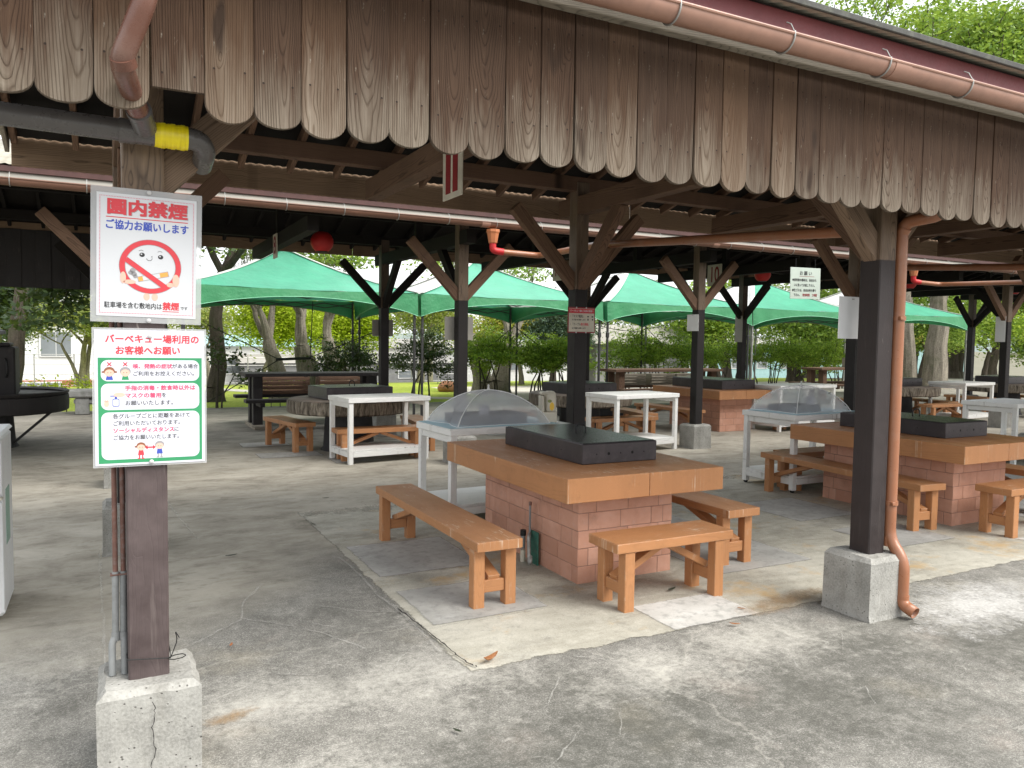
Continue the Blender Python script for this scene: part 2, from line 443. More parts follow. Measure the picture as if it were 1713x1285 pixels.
M['corrugated'] = plain('corrugated_roof_sheet', (.34, .32, .26), .6, var=.2, scale=2, dirt=(.16, .13, .1), dirt_amt=.4)
M['black_iron'] = plain('black_iron', (.02, .02, .02), .5, metallic=.4)
M['lantern'] = plain('red_lantern_paper', (.50, .018, .016), .55, var=.1)
M['rust'] = plain('rusty_pipe', (.17, .085, .065), .75, var=.35, scale=20, dirt=(.22, .20, .19), dirt_amt=.7)
M['conduit'] = plain('grey_conduit', (.24, .25, .25), .55, var=.2, scale=12, dirt=(.12, .1, .09), dirt_amt=.4)

def tape_mat():
    n = NT('yellow_tape'); v = n.coord('Object'); x, y, z = n.sep(v)
    w = n.noise(n.vm('MULTIPLY', v, (90, 8, 8)), 1, 3)
    c = n.mix(n.rng(w, .35, .7), (.90, .76, .012), (.74, .60, .01))
    return n.bsdf(c, .38, n.bump(w, .5, .004))
M['tape'] = tape_mat()

def block_mat():
    n = NT('footing_concrete'); v = n.vm('ADD', n.coord('Object'), n.com(n.ma('MULTIPLY', n.rnd(), 9.0), 0.0, 0.0))
    a = n.noise(v, 7, 6, .6); b_ = n.noise(v, 90, 3, .6); p = n.voro(v, 46); pm = n.noise(v, 14, 2)
    c = n.ramp(a, [(.25, (.14, .138, .125)), (.5, (.25, .246, .225)), (.75, (.37, .365, .34))])
    c = n.mix(n.rng(b_, .3, .75, 0, .5), c, (.50, .49, .46))
    pits = n.ma('MULTIPLY', n.rng(p, .10, .20, 1, 0), n.rng(pm, .48, .56))
    c = n.mix(n.ma('MULTIPLY', pits, .85), c, (.10, .095, .085))
    st = n.noise(n.vm('MULTIPLY', v, (9, 9, 1.5)), 1, 4)
    c = n.mix(n.rng(st, .55, .75, 0, .45), c, (.20, .19, .165))
    h = n.ma('SUBTRACT', n.ma('ADD', a, n.ma('MULTIPLY', b_, .35)), n.ma('MULTIPLY', pits, .9))
    return n.bsdf(c, .9, n.bump(h, .7, .008), spec=.2)
M['block'] = block_mat()

def brick_mat():
    n = NT('painted_block'); v = n.vm('ADD', n.coord('Object'), n.com(n.ma('MULTIPLY', n.rnd(), 9.0), 0.0, 0.0))
    a = n.noise(v, 8, 5, .6); f = n.noise(v, 120, 3, .6)
    c = n.mix(n.rng(a, .3, .7), (.53, .275, .190), (.64, .37, .275))
    c = n.mix(n.rng(n.rnd(), 0, 1, 0, .65), c, (.43, .215, .145))
    c = n.mix(n.rng(n.noise(n.pos(), 4.5, 6, .7), .54, .74, 0, .40), c, (.22, .12, .085))
    c = n.mix(n.rng(n.noise(v, 22, 5, .7), .55, .72, 0, .5), c, (.50, .32, .27))
    c = n.mix(n.rng(f, .62, .75, 0, .35), c, (.52, .36, .30))
    return n.bsdf(c, .8, n.bump(n.ma('ADD', a, f), .35, .004), spec=.25)
M['brick'] = brick_mat()
M['mortar'] = plain('brick_joint', (.30, .175, .13), .9, var=.2, scale=20, bumps=.1)

def apron_mat():
    n = NT('apron_concrete'); v = n.pos()
    big = n.noise(v, .55, 5, .6); mid = n.noise(v, 2.6, 6, .65, .6); f1 = n.noise(v, 110, 3, .7); f2 = n.noise(v, 260, 2, .6)
    c = n.ramp(n.ma('ADD', n.ma('MULTIPLY', big, .55), n.ma('MULTIPLY', mid, .5)),
               [(.34, (.130, .127, .117)), (.50, (.188, .184, .171)), (.60, (.235, .230, .213)), (.70, (.32, .312, .288))])
    # aggregate: dark matrix, pale stones, fine salt and pepper
    peb = n.ma('ADD', n.ma('MULTIPLY', f1, .6), n.ma('MULTIPLY', f2, .5))
    mott = n.noise(v, 11, 6, .72); fl = n.noise(v, 34, 4, .75)
    c = n.mix(n.rng(mott, .47, .30, 0, .45), c, (.105, .104, .095)); c = n.mix(n.rng(mott, .52, .70, 0, .45), c, (.42, .41, .38))
    c = n.mix(n.rng(fl, .55, .66, 0, .32), c, (.52, .51, .48)); c = n.mix(n.rng(fl, .46, .34, 0, .32), c, (.10, .099, .09))
    c = n.mix(n.rng(peb, .55, .68, 0, .55), c, (.62, .61, .58)); c = n.mix(n.rng(peb, .52, .40, 0, .45), c, (.075, .074, .068))
    # dark blotches of lichen / damp and yellowish dust
    dk = n.noise(n.vm('MULTIPLY', v, (1.9, 1.2, 1)), 1.5, 6, .72, .4)
    c = n.mix(n.rng(dk, .49, .68, 0, .62), c, (.085, .085, .076))
    ye = n.noise(n.vm('ADD', v, (11, 3, 0)), .9, 5, .65)
    c = n.mix(n.rng(ye, .56, .74, 0, .40), c, (.40, .36, .27))
    pk = n.noise(n.vm('ADD', v, (3, 17, 0)), 1.4, 5, .6)
    c = n.mix(n.rng(pk, .60, .75, 0, .35), c, (.36, .29, .25))
    # trowelled, browner floor under the roof
    y_ = n.sep(v)[1]; x_ = n.sep(v)[0]
    wob = n.noise(v, 1.1, 5, .6)
    edge = n.ma('ADD', n.ma('ADD', y_, n.ma('MULTIPLY', n.ma('SUBTRACT', wob, .5), 1.5)), n.rng(x_, .3, 1.4, 0, -1.0))
    inn = n.rng(edge, 4.1, 5.0)
    t1 = n.noise(n.vm('MULTIPLY', v, (1.2, 1.9, 1)), 1.5, 8, .74, .5); t2 = n.noise(n.vm('MULTIPLY', v, (2.6, 4.6, 1)), 1.7, 8, .74, .3)
    ci = n.ramp(n.ma('ADD', n.ma('MULTIPLY', big, .45), n.ma('MULTIPLY', t1, .55)), [(.36, (.225, .206, .172)), (.5, (.39, .366, .315)), (.64, (.53, .505, .445))])
    ci = n.mix(n.rng(t2, .53, .70, 0, .5), ci, (.50, .47, .40)); ci = n.mix(n.rng(t2, .47, .32, 0, .5), ci, (.11, .10, .072))
    ci = n.mix(n.rng(f2, .56, .75, 0, .35), ci, (.45, .43, .38))
    far = n.rng(n.ma('ADD', y_, n.ma('MULTIPLY', n.ma('SUBTRACT', wob, .5), 2.5)), 10.8, 12.6, 0, .60)  # shade of roof and tents put into the far floor's colour
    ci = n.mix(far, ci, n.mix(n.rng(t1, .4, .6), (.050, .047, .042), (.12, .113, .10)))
    # damp, mossy specks and worn pale areas, each round its own spot
    def spots(L):
        s_ = None
        for (px_, py_, rr_) in L:
            dx_ = n.ma('MULTIPLY', n.ma('SUBTRACT', x_, px_), .6/rr_); dy_ = n.ma('MULTIPLY', n.ma('SUBTRACT', y_, py_), 1.0/rr_)
            g_ = n.ma('SUBTRACT', 1.0, n.ma('SQRT', n.ma('ADD', n.ma('MULTIPLY', dx_, dx_), n.ma('MULTIPLY', dy_, dy_))))
            s_ = g_ if s_ is None else n.ma('MAXIMUM', s_, g_)
        return s_
    sp1 = spots([(1.9, 2.5, .8), (2.9, 2.4, .7), (4.5, 2.45, .8), (1.0, 2.1, .8), (3.6, 2.7, .5), (5.8, 2.3, .9), (.1, 2.5, .5), (4.25, 2.95, .35)])
    sp2 = spots([(.62, 3.44, .42), (4.75, 2.9, .5), (3.1, 3.05, .4), (-.7, 4.3, .6), (1.35, 3.4, .5), (2.4, 2.95, .4), (5.6, 2.75, .5), (-1.2, 3.4, .6), (.5, 2.7, .4)])
    hi = n.ma('ADD', n.ma('MULTIPLY', n.noise(v, 19, 7, .78), .6), n.ma('MULTIPLY', n.noise(v, 5, 5, .7), .4))
    hi2 = n.ma('ADD', n.ma('MULTIPLY', n.noise(n.vm('ADD', v, (7, 3, 1)), 26, 7, .78), .55), n.ma('MULTIPLY', n.noise(n.vm('ADD', v, (1, 9, 4)), 4, 5, .7), .45))
    c = n.mix(n.rng(n.ma('ADD', n.ma('MULTIPLY', sp1, .22, clamp=True), hi), .50, .72, 0, .70), c, (.062, .063, .054))
    c = n.mix(n.rng(n.ma('ADD', n.ma('MULTIPLY', sp2, .20, clamp=True), hi2), .54, .78, 0, .70), c, (.56, .55, .51))
    c = n.mix(inn, c, ci)
    # worn pale streaks
    s1 = n.noise(n.vm('MULTIPLY', v, (2.2, 7.5, 1)), 1.4, 6, .72, 1.2)
    c = n.mix(n.rng(s1, .62, .74, 0, .55), c, (.55, .54, .51))
    # hairline cracks filled with pale laitance
    wv = n.vm('ADD', v, n.vm('SCALE', n.noise(v, 2.2, 4, .6, out=1), (0, 0, 0)))
    wn = n.N('ShaderNodeVectorMath', {0: n.noise(v, 2.0, 5, .6, out=1), 'Scale': .55}, operation='SCALE').outputs[0]
    e = n.voro(n.vm('ADD', v, wn), .42, 'DISTANCE_TO_EDGE')
    cm = n.ma('MULTIPLY', n.ma('SUBTRACT', 1.0, inn), n.rng(e, .0022, .005, 1, 0), 0.0)
    c = n.mix(n.ma('MULTIPLY', cm, .16), c, (.60, .58, .53))
    c = n.mix(1.0, c, (1.0, .985, .955), 'MULTIPLY')
    h = n.ma('ADD', n.ma('MULTIPLY', peb, .8), n.ma('MULTIPLY', mid, .6))
    return n.bsdf(c, .88, n.bump(h, .45, .006), spec=.25)
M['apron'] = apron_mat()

def dissolve(n, shader, k=.9, amax=1.0, soft=0.0):
    """sheet that thins out towards its border (point attribute 'edge' 0..1) in ragged flakes"""
    e = n.N('ShaderNodeAttribute', attribute_name='edge').outputs['Fac']; v = n.pos()
    w = n.ma('ADD', n.ma('MULTIPLY', n.noise(v, 7, 6, .7), .6), n.ma('MULTIPLY', n.noise(v, 45, 4, .7), .4))
    f = n.rng(n.ma('ADD', e, n.ma('MULTIPLY', n.ma('SUBTRACT', w, .5), k*2)), .35-soft, .62+soft, 0, amax)
    t = n.N('ShaderNodeBsdfTransparent')
    return n.shade(n.N('ShaderNodeMixShader', {0: f, 1: t.outputs[0], 2: shader}).outputs[0])

def pale_mat():
    n = NT('pale_floor_concrete'); v = n.pos()
    big = n.noise(v, .8, 5, .6); s1 = n.noise(n.vm('MULTIPLY', v, (1.0, 3.0, 1)), 1.4, 6, .7, .8); f = n.noise(v, 150, 3, .7); m = n.noise(v, 10, 6, .7)
    c = n.ramp(n.ma('ADD', n.ma('MULTIPLY', big, .5), n.ma('MULTIPLY', s1, .5)), [(.36, (.275, .258, .212)), (.5, (.42, .40, .335)), (.64, (.55, .53, .46))])
    dk = n.noise(n.vm('ADD', v, (4, 2, 0)), 1.6, 6, .7)
    c = n.mix(n.rng(dk, .53, .68, 0, .6), c, (.215, .205, .175))
    c = n.mix(n.rng(m, .54, .70, 0, .45), c, (.62, .60, .53)); c = n.mix(n.rng(m, .46, .32, 0, .5), c, (.22, .21, .18))
    c = n.mix(n.rng(f, .56, .72, 0, .45), c, (.66, .64, .58)); c = n.mix(n.rng(f, .46, .30, 0, .45), c, (.17, .16, .14))
    ru = n.noise(n.vm('ADD', v, (2.3, 7.7, 0)), 1.7, 6, .68)
    c = n.mix(n.rng(ru, .56, .70, 0, .7), c, (.50, .33, .14))
    p = n.N('ShaderNodeBsdfPrincipled', {'Base Color': c, 'Roughness': .85, 'Specular IOR Level': .25, 'Normal': n.bump(n.ma('ADD', m, n.ma('MULTIPLY', f, .5)), .3, .005)})
    return dissolve(n, p.outputs[0], .8)
M['floor_pale'] = pale_mat()

def patch_mat(name='new_patch_concrete', k=1.0):
    n = NT(name); v = n.pos()
    a = n.noise(v, 2.2, 6, .66); f = n.noise(v, 160, 3, .6); s = n.noise(n.vm('MULTIPLY', v, (2, 6, 1)), 2, 6, .72); m = n.noise(v, 14, 6, .7)
    c = n.ramp(a, [(.3, scl((.37, .362, .34), k)), (.5, scl((.475, .467, .44), k)), (.7, scl((.58, .573, .55), k))])
    c = n.mix(n.rng(s, .55, .75, 0, .4), c, (.72, .72, .71)); c = n.mix(n.rng(f, .56, .75, 0, .35), c, (.28, .28, .27))
    c = n.mix(n.rng(m, .50, .36, 0, .5), c, (.27, .27, .255))
    p = n.N('ShaderNodeBsdfPrincipled', {'Base Color': c, 'Roughness': .85, 'Specular IOR Level': .25, 'Normal': n.bump(n.ma('ADD', a, f), .2, .004)})
    return dissolve(n, p.outputs[0], .6, .82, .12)
M['patch'] = patch_mat()
M['patch_white'] = patch_mat('bright_patch_concrete', 1.32)
def scuff_mat(name, col_, k, amax):
    n = NT(name); v = n.pos()
    c = n.mix(n.rng(n.noise(v, 60, 3, .7), .35, .65), scl(col_, .8), scl(col_, 1.15))
    p = n.N('ShaderNodeBsdfPrincipled', {'Base Color': c, 'Roughness': .9, 'Specular IOR Level': .2})
    return dissolve(n, p.outputs[0], k, amax, .3)
M['scuff'] = scuff_mat('pale_laitance', (.54, .53, .49), 1.5, .45)
M['pad'] = scuff_mat('washed_out_pad', (.62, .61, .585), 1.7, .72)
M['stain'] = scuff_mat('dark_damp_stain', (.05, .052, .047), 1.6, .32)
M['rust_stain'] = scuff_mat('rusty_stain', (.34, .22, .11), 1.6, .55)

def fabric(name, base, trans=.35, rough=.55):
    n = NT(name); v = n.coord('Object')
    a = n.noise(v, 2.0, 5, .6); w = n.noise(v, 7, 4, .6)
    c = n.mix(n.rng(a, .35, .7), base, scl(base, .8))
    p = n.N('ShaderNodeBsdfPrincipled', {'Base Color': c, 'Roughness': rough, 'Normal': n.bump(n.ma('ADD', a, w), .5, .03)})
    t = n.N('ShaderNodeBsdfTranslucent', {'Color': c})
    x = n.N('ShaderNodeMixShader', {0: trans, 1: p.outputs[0], 2: t.outputs[0]})
    return n.shade(x.outputs[0])
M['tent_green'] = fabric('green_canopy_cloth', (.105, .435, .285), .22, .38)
M['tent_valance'] = fabric('shaded_valance_cloth', (.050, .27, .115), .12, .5)  # same cloth as the roof panels; weaker skylight put into the colour
M['tent_white'] = fabric('white_canopy_cloth', (.78, .78, .76), .2)
M['tent_beige'] = fabric('beige_canopy_lining', (.42, .36, .26), .25)

def leaf(name, a, b, c_, trans=.35):
    n = NT(name); r = n.island()
    c = n.ramp(r, [(0, a), (.5, b), (1, c_)])
    p = n.N('ShaderNodeBsdfPrincipled', {'Base Color': c, 'Roughness': .5, 'Specular IOR Level': .35})
    t = n.N('ShaderNodeBsdfTranslucent', {'Color': n.mix(.4, c, (.30, .36, .03))})
    x = n.N('ShaderNodeMixShader', {0: trans, 1: p.outputs[0], 2: t.outputs[0]})
    return n.shade(x.outputs[0])
M['leaf_mid'] = leaf('mid_green_leaves', (.08, .16, .025), (.23, .37, .06), (.40, .53, .10))
M['leaf_dark'] = leaf('dark_green_leaves', (.018, .040, .014), (.038, .072, .024), (.065, .11, .034), .2)
M['leaf_lime'] = leaf('lime_leaves', (.30, .43, .02), (.42, .54, .03), (.52, .60, .06), .5)
M['leaf_pale'] = leaf('pale_olive_leaves', (.17, .24, .055), (.27, .33, .08), (.38, .38, .11), .45)
M['leaf_maple'] = leaf('yellow_green_maple_leaves', (.20, .32, .035), (.36, .42, .06), (.52, .38, .10), .45)
M['leaf_hedge'] = leaf('hedge_leaves', (.09, .19, .024), (.27, .43, .055), (.48, .61, .10), .55)
M['leaf_pine'] = leaf('blue_green_needles', (.045, .085, .055), (.075, .13, .08), (.11, .17, .11), .2)

def bark(name, a, b):
    n = NT(name); v = n.coord('Object')
    s = n.noise(n.vm('MULTIPLY', v, (9, 9, 1.6)), 1.0, 6, .65, .5); f = n.noise(v, 26, 4, .6); m = n.noise(v, 1.8, 3)
    c = n.ramp(n.ma('ADD', n.ma('MULTIPLY', s, .6), n.ma('MULTIPLY', f, .4)), [(.3, a), (.68, b)])
    c = n.mix(n.rng(m, .52, .7, 0, .5), c, (.085, .10, .05))
    return n.bsdf(c, .9, n.bump(n.ma('ADD', s, n.ma('MULTIPLY', f, .5)), .6, .03), spec=.15)
M['bark'] = bark('grey_bark', (.075, .066, .052), (.34, .305, .245))
M['bark_dark'] = bark('dark_bark', (.03, .025, .02), (.12, .10, .08))

def grass_mat():
    n = NT('lawn_grass'); v = n.pos()
    a = n.noise(v, .5, 5, .6); f = n.noise(v, 14, 5, .7); g = n.noise(n.vm('MULTIPLY', v, (30, 14, 30)), 1, 3, .7)
    c = n.mix(n.rng(a, .3, .7), (.30, .40, .055), (.50, .55, .10))
    c = n.mix(n.rng(f, .45, .7, 0, .6), c, (.09, .15, .02)); c = n.mix(n.rng(g, .55, .75, 0, .5), c, (.40, .42, .12))
    return n.bsdf(c, .9, n.bump(n.ma('ADD', f, g), .6, .04), spec=.1)
M['grass'] = grass_mat()
M['sand'] = plain('pale_gravel', (.55, .52, .45), .9, var=.2, scale=1.2, bumps=.1)
M['road'] = plain('pale_asphalt', (.34, .33, .32), .9, var=.1, scale=.6)
M['earth'] = plain('earth', (.16, .15, .10), .95, var=.3, scale=.3)
M['hill'] = plain('far_hill', (.20, .24, .22), .95, var=.2, scale=.02)
# ------------------------------------------------------------------ ground
def sheet(name, poly, z, mat, k='structure'):
    me = bpy.data.meshes.new(name); me.from_pydata([(x, y, z) for x, y in poly], [], [tuple(range(len(poly)))])
    me.materials.append(mat); o = bpy.data.objects.new(name, me); link(o); o['kind'] = k; return o

def terrain_z(x, y):
    d = max(0.0, y-26.0) + max(0.0, x-30)*.15
    return -0.03 - 1.9*min(1, d/26.0)**1.3 - 5.0*min(1, max(0, d-40)/200.0)

def terrain():
    xs = [-2000, -700, -250, -120]+[-60+4*i for i in range(46)]+[150, 260, 700, 2000]
    ys = [-60, -20, 0, 10]+[16+2*i for i in range(24)]+[70, 85, 110, 160, 300, 700, 2000]
    V = [(x, y, terrain_z(x, y)) for y in ys for x in xs]; n = len(xs)
    F = [(j*n+i, j*n+i+1, (j+1)*n+i+1, (j+1)*n+i) for j in range(len(ys)-1) for i in range(n-1)]
    me = bpy.data.meshes.new('ground'); me.from_pydata(V, [], F); me.materials.append(M['earth']); finish(me, True)
    o = bpy.data.objects.new('ground', me); link(o); o['kind'] = 'structure'
terrain()

def strip(name, x0, x1, y0, y1, lift, mat, nx=12, ny=12):
    V = [(x0+(x1-x0)*i/nx, y0+(y1-y0)*j/ny, 0) for j in range(ny+1) for i in range(nx+1)]
    V = [(x, y, terrain_z(x, y)+lift) for x, y, _ in V]; n = nx+1
    F = [(j*n+i, j*n+i+1, (j+1)*n+i+1, (j+1)*n+i) for j in range(ny) for i in range(nx)]
    me = bpy.data.meshes.new(name); me.from_pydata(V, [], F); me.materials.append(mat)
    o = bpy.data.objects.new(name, me); link(o); o['kind'] = 'structure'; return o
strip('lawn', -14, 9.6, 18.2, 33, .012, M['grass'], 24, 30)
strip('gravel_yard', 9.6, 60, 18.2, 24.4, .010, M['sand'], 40, 12)
strip('far_lawn', 9.6, 30, 24.4, 34, .012, M['grass'], 20, 14)
strip('road', -60, 60, 41, 49, .014, M['road'], 40, 10)
def path():
    pts = [(2.2, 25.4), (4.2, 22.6), (6.4, 20.3), (9.6, 18.6)]
    V = []; F = []
    for i, (x, y) in enumerate(pts): V += [(x, y, terrain_z(x, y)+.018), (x+.55, y+.5, terrain_z(x, y)+.018)]
    for i in range(3): F.append((2*i, 2*i+1, 2*i+3, 2*i+2))
    me = bpy.data.meshes.new('path'); me.from_pydata(V, [], F); me.materials.append(M['sand'])
    o = bpy.data.objects.new('path', me); link(o); o['kind'] = 'structure'
path()

# concrete apron and the floors of the two pavilions (thin sheets one above the other)
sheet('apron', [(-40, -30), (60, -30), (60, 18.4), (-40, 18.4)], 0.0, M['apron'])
def wobble(a, b, n, amp, r):
    out = []
    for i in range(n):
        t = i/n; w = amp*(0 if i == 0 else 1)
        out.append((a[0]+(b[0]-a[0])*t+r.uniform(-w, w), a[1]+(b[1]-a[1])*t+r.uniform(-w, w)))
    return out
rw = random.Random(3)
inner = wobble((-9, 4.7), (.1, 4.55), 16, .05, rw)+wobble((.1, 4.55), (.55, 5.55), 6, .05, rw)+wobble((.55, 5.55), (1.53, 5.8), 6, .04, rw)+[(1.53, 7.3), (45, 7.3), (45, 14.5), (-9, 14.5)]
def soft_sheet(name, outer, inner, z, mat):
    """flush sheet whose border ring carries 'edge' = 0 outside and 1 inside"""
    n = len(outer); V = [(x, y, z) for x, y in outer]+[(x, y, z) for x, y in inner]
    F = [(i, (i+1) % n, n+(i+1) % n, n+i) for i in range(n)]+[tuple(range(n, 2*n))]
    me = bpy.data.meshes.new(name); me.from_pydata(V, [], F); me.materials.append(mat)
    at = me.attributes.new('edge', 'FLOAT', 'POINT'); at.data.foreach_set('value', [0.0]*n+[1.0]*n)
    o = bpy.data.objects.new(name, me); link(o); o['kind'] = 'structure'; return o
def soft_poly(name, P, z, mat, w):
    c = Vector((sum(p[0] for p in P)/len(P), sum(p[1] for p in P)/len(P))); inn = []
    for p in P:
        d = c-Vector(p); inn.append(tuple(Vector(p)+d*min(.9, w/max(d.length, .001))))
    return soft_sheet(name, P, inn, z, mat)
# the pale slab: near edge and left joint slightly ragged
e0 = wobble((1.50, 3.30), (6.2, 3.31), 60, .014, rw)+wobble((6.2, 3.31), (45, 3.31), 40, .02, rw)
left = wobble((1.50, 7.4), (1.50, 3.30), 40, .008, rw)[1:]
o_ = e0+[(45, 3.31), (45, 7.4), (1.50, 7.4)]+left
i_ = [(x+(.07 if k == 0 else 0), y+.07) for k, (x, y) in enumerate(e0)]+[(44.9, 3.38), (44.9, 6.6), (1.58, 6.6)]+[(x+.06, min(y, 6.55)) for x, y in left]
soft_sheet('floor_slab', o_, i_, .004, M['floor_pale'])
def patch(x0, y0, x1, y1, w=.035):
    p = wobble((x0, y0), (x1, y0), 8, .004, rw)+wobble((x1, y0), (x1, y1), 8, .004, rw)+wobble((x1, y1), (x0, y1), 8, .004, rw)+wobble((x0, y1), (x0, y0), 8, .004, rw)
    cx, cy_ = (x0+x1)/2, (y0+y1)/2
    q = [(x+(w if x < cx else -w)*(abs(x-cx) > abs(x1-x0)*.44), y+(w if y < cy_ else -w)*(abs(y-cy_) > abs(y1-y0)*.44)) for x, y in p]
    soft_sheet('floor_patch', p, q, .008, M['patch_white' if y0 < 3.5 else 'patch'])
for dx in (0, 3.92, 7.84, 11.76):
    for q in ((1.58, 3.95, 2.35, 4.62), (1.58, 4.92, 2.38, 5.78), (2.76, 3.315, 3.42, 3.76), (3.70, 4.0, 4.64, 4.74), (3.72, 5.13, 4.62, 5.82)):
        patch(q[0]+dx, q[1], q[2]+dx, q[3])
for dx in (0, 3.92, 11.76):
    for q in ((1.75, 10.45, 2.6, 10.95), (1.7, 11.6, 2.4, 12.1), (2.55, 9.72, 3.2, 10.2)):
        patch(q[0]+dx, q[1], q[2]+dx, q[3])
def blob(cx, cy_, rx, ry, rot, seed):
    r = random.Random(seed); P = []
    for k in range(28):
        a = 2*math.pi*k/28; q = 1+r.uniform(-.12, .12); x, y = rx*q*math.cos(a), ry*q*math.sin(a)
        P.append((cx+x*math.cos(rot)-y*math.sin(rot), cy_+x*math.sin(rot)+y*math.cos(rot)))
    return P
soft_poly('floor_patch', blob(4.82, 2.86, .85, .40, .12, 1), .004, M['pad'], 1.0)
soft_poly('floor_stain', blob(.44, 3.36, .14, .06, .3, 77), .0052, M['rust_stain'], 1.0)
soft_poly('floor_stain', blob(3.72, 3.42, .5, .14, .1, 78), .0094, M['rust_stain'], 1.0)
# hairline cracks filled with pale laitance
ZL = .0094
def hairline(pts, w, seed):
    r = random.Random(seed); P = []
    for a, b in zip(pts[:-1], pts[1:]):
        n = max(2, int((Vector(a)-Vector(b)).length/.04))
        for i in range(n): P.append((a[0]+(b[0]-a[0])*i/n+r.uniform(-.007, .007), a[1]+(b[1]-a[1])*i/n+r.uniform(-.007, .007)))
    P.append(pts[-1]); V = []; at = []
    for i, p in enumerate(P):
        d = Vector(P[min(i+1, len(P)-1)])-Vector(P[max(i-1, 0)]); d = Vector((-d.y, d.x)).normalized()*w*r.uniform(.5, 1.2)
        V += [(p[0]-d.x, p[1]-d.y, ZL), (p[0], p[1], ZL), (p[0]+d.x, p[1]+d.y, ZL)]; at += [.05, .62, .05]
    F = []
    for i in range(len(P)-1):
        for k in range(2): F.append((3*i+k, 3*i+k+1, 3*i+4+k, 3*i+3+k))
    me = bpy.data.meshes.new('floor_crack'); me.from_pydata(V, [], F); me.materials.append(M['scuff'])
    t = me.attributes.new('edge', 'FLOAT', 'POINT'); t.data.foreach_set('value', at)
    o = bpy.data.objects.new('floor_crack', me); link(o); o['kind'] = 'structure'
hairline([(.26, 4.14), (.46, 4.33), (.66, 4.52), (.70, 4.80), (.86, 5.10)], .010, 1)
hairline([(.66, 4.52), (.80, 4.38), (1.0, 4.14), (1.16, 3.80)], .008, 2)
hairline([(1.48, 5.5), (1.49, 5.0), (1.47, 4.6), (1.50, 4.2), (1.49, 3.6)], .014, 3)
hairline([(1.5, 3.85), (1.28, 3.62), (1.05, 3.30)], .007, 4)
hairline([(.22, 3.42), (.40, 3.55), (.55, 3.62)], .008, 5)
hairline([(-.07, 6.4), (-.05, 5.4), (-.03, 4.4), (-.03, 3.4)], .010, 6)
hairline([(.47, 8.4), (.55, 7.2), (.62, 6.4)], .012, 7)
hairline([(1.1, 4.55), (1.3, 4.35), (1.5, 4.25)], .008, 10)
# the open crack along the left joint of the slab
def crack(pts, w, name='floor_crack'):
    m = MB(); r = random.Random(len(pts)); V = []; F = []
    P = []
    for (a, b) in zip(pts[:-1], pts[1:]):
        for i in range(14):
            t = i/14; P.append((a[0]+(b[0]-a[0])*t+r.uniform(-.005, .005), a[1]+(b[1]-a[1])*t+r.uniform(-.006, .006)))
    for i, p in enumerate(P):
        k = w*r.uniform(.35, 1.0); V += [(p[0]-k, p[1], .0135), (p[0]+k, p[1]+k*.3, .0135)]
    F = [(2*i, 2*i+1, 2*i+3, 2*i+2) for i in range(len(P)-1)]
    m.add(V, F); o = m.build(name, M['black_wood']); o['kind'] = 'structure'
crack([(1.50, 4.30), (1.53, 3.8), (1.55, 3.42), (1.58, 3.34)], .006)

# scratches left by dragged furniture, and pale joint lines round the patches
rs = random.Random(21)
for k in range(16):
    x, y = rs.uniform(.5, 3.6), rs.uniform(2.2, 4.3)
    if x > 1.4 and y > 3.2: y = rs.uniform(2.2, 3.15)
    a = rs.choice([.75, .85, 2.5, 2.35])+rs.uniform(-.15, .15); L = rs.uniform(.10, .34)
    hairline([(x, y), (x+L*math.cos(a), y+L*math.sin(a))], rs.uniform(.003, .0055), 100+k)
hairline([(1.56, 3.93), (2.36, 3.94)], .008, 201); hairline([(1.56, 4.9), (2.40, 4.92)], .007, 202); hairline([(1.56, 4.64), (2.36, 4.64)], .006, 203)
# ------------------------------------------------------------------ the two pavilions
COLS = [.12, 4.04, 7.96, 11.88, 15.80, 19.72, 23.64]

def post_mesh(h, mt='post'):
    key = ('post', h, mt)
    if key not in _cache:
        V, F = cbox((0, 0, h/2), (.135, .14, h), .006)
        me = bpy.data.meshes.new('post'); me.from_pydata(V, [], F); me.materials.append(M[mt]); _cache[key] = me
    return _cache[key]

def footing_mesh():
    if 'footing' not in _cache:
        w = .335; h = .365; c = .026
        V = []; F = []
        rings = [(w/2+.004, 0), (w/2, .03), (w/2-.001, h-c), (w/2-c, h)]
        r = random.Random(5); n = 8
        for hw, z in rings:
            for sx, sy, ex, ey in ((-1,-1,1,0), (1,-1,0,1), (1,1,-1,0), (-1,1,0,-1)):
                for k in range(n):
                    t = 2*k/n
                    j = r.uniform(-.004, .004) if 0 < z else 0
                    V.append(((sx+ex*t)*hw+j, (sy+ey*t)*hw+r.uniform(-.003, .003), z+r.uniform(-.003, .003)*(z > .1)))
        m = 4*n
        for i in range(3):
            for k in range(m): F.append((i*m+k, i*m+(k+1) % m, (i+1)*m+(k+1) % m, (i+1)*m+k))
        F.append(tuple(3*m+k for k in range(m)))
        me = bpy.data.meshes.new('footing'); me.from_pydata(V, [], F); me.materials.append(M['block']); _cache['footing'] = me
    return _cache['footing']

def corrugated(name, x0, x1, y0, z0, y1, z1, pitch=.076, amp=.005, parent=None):
    n = int((x1-x0)/pitch*6); V = []; F = []; ny = 1
    for j in range(2):
        for i in range(n+1):
            x = x0+(x1-x0)*i/n; V.append((x, (y0, y1)[j], (z0, z1)[j]+amp*math.sin(2*math.pi*x/pitch)))
    for i in range(n): F.append((i, i+1, n+1+i+1, n+1+i))
    me = bpy.data.meshes.new(name); me.from_pydata(V, [], F); me.materials.append(M['corrugated']); finish(me, True)
    o = bpy.data.objects.new(name, me); link(o, parent)
    s = o.modifiers.new('thickness', 'SOLIDIFY'); s.thickness = .004
    return o

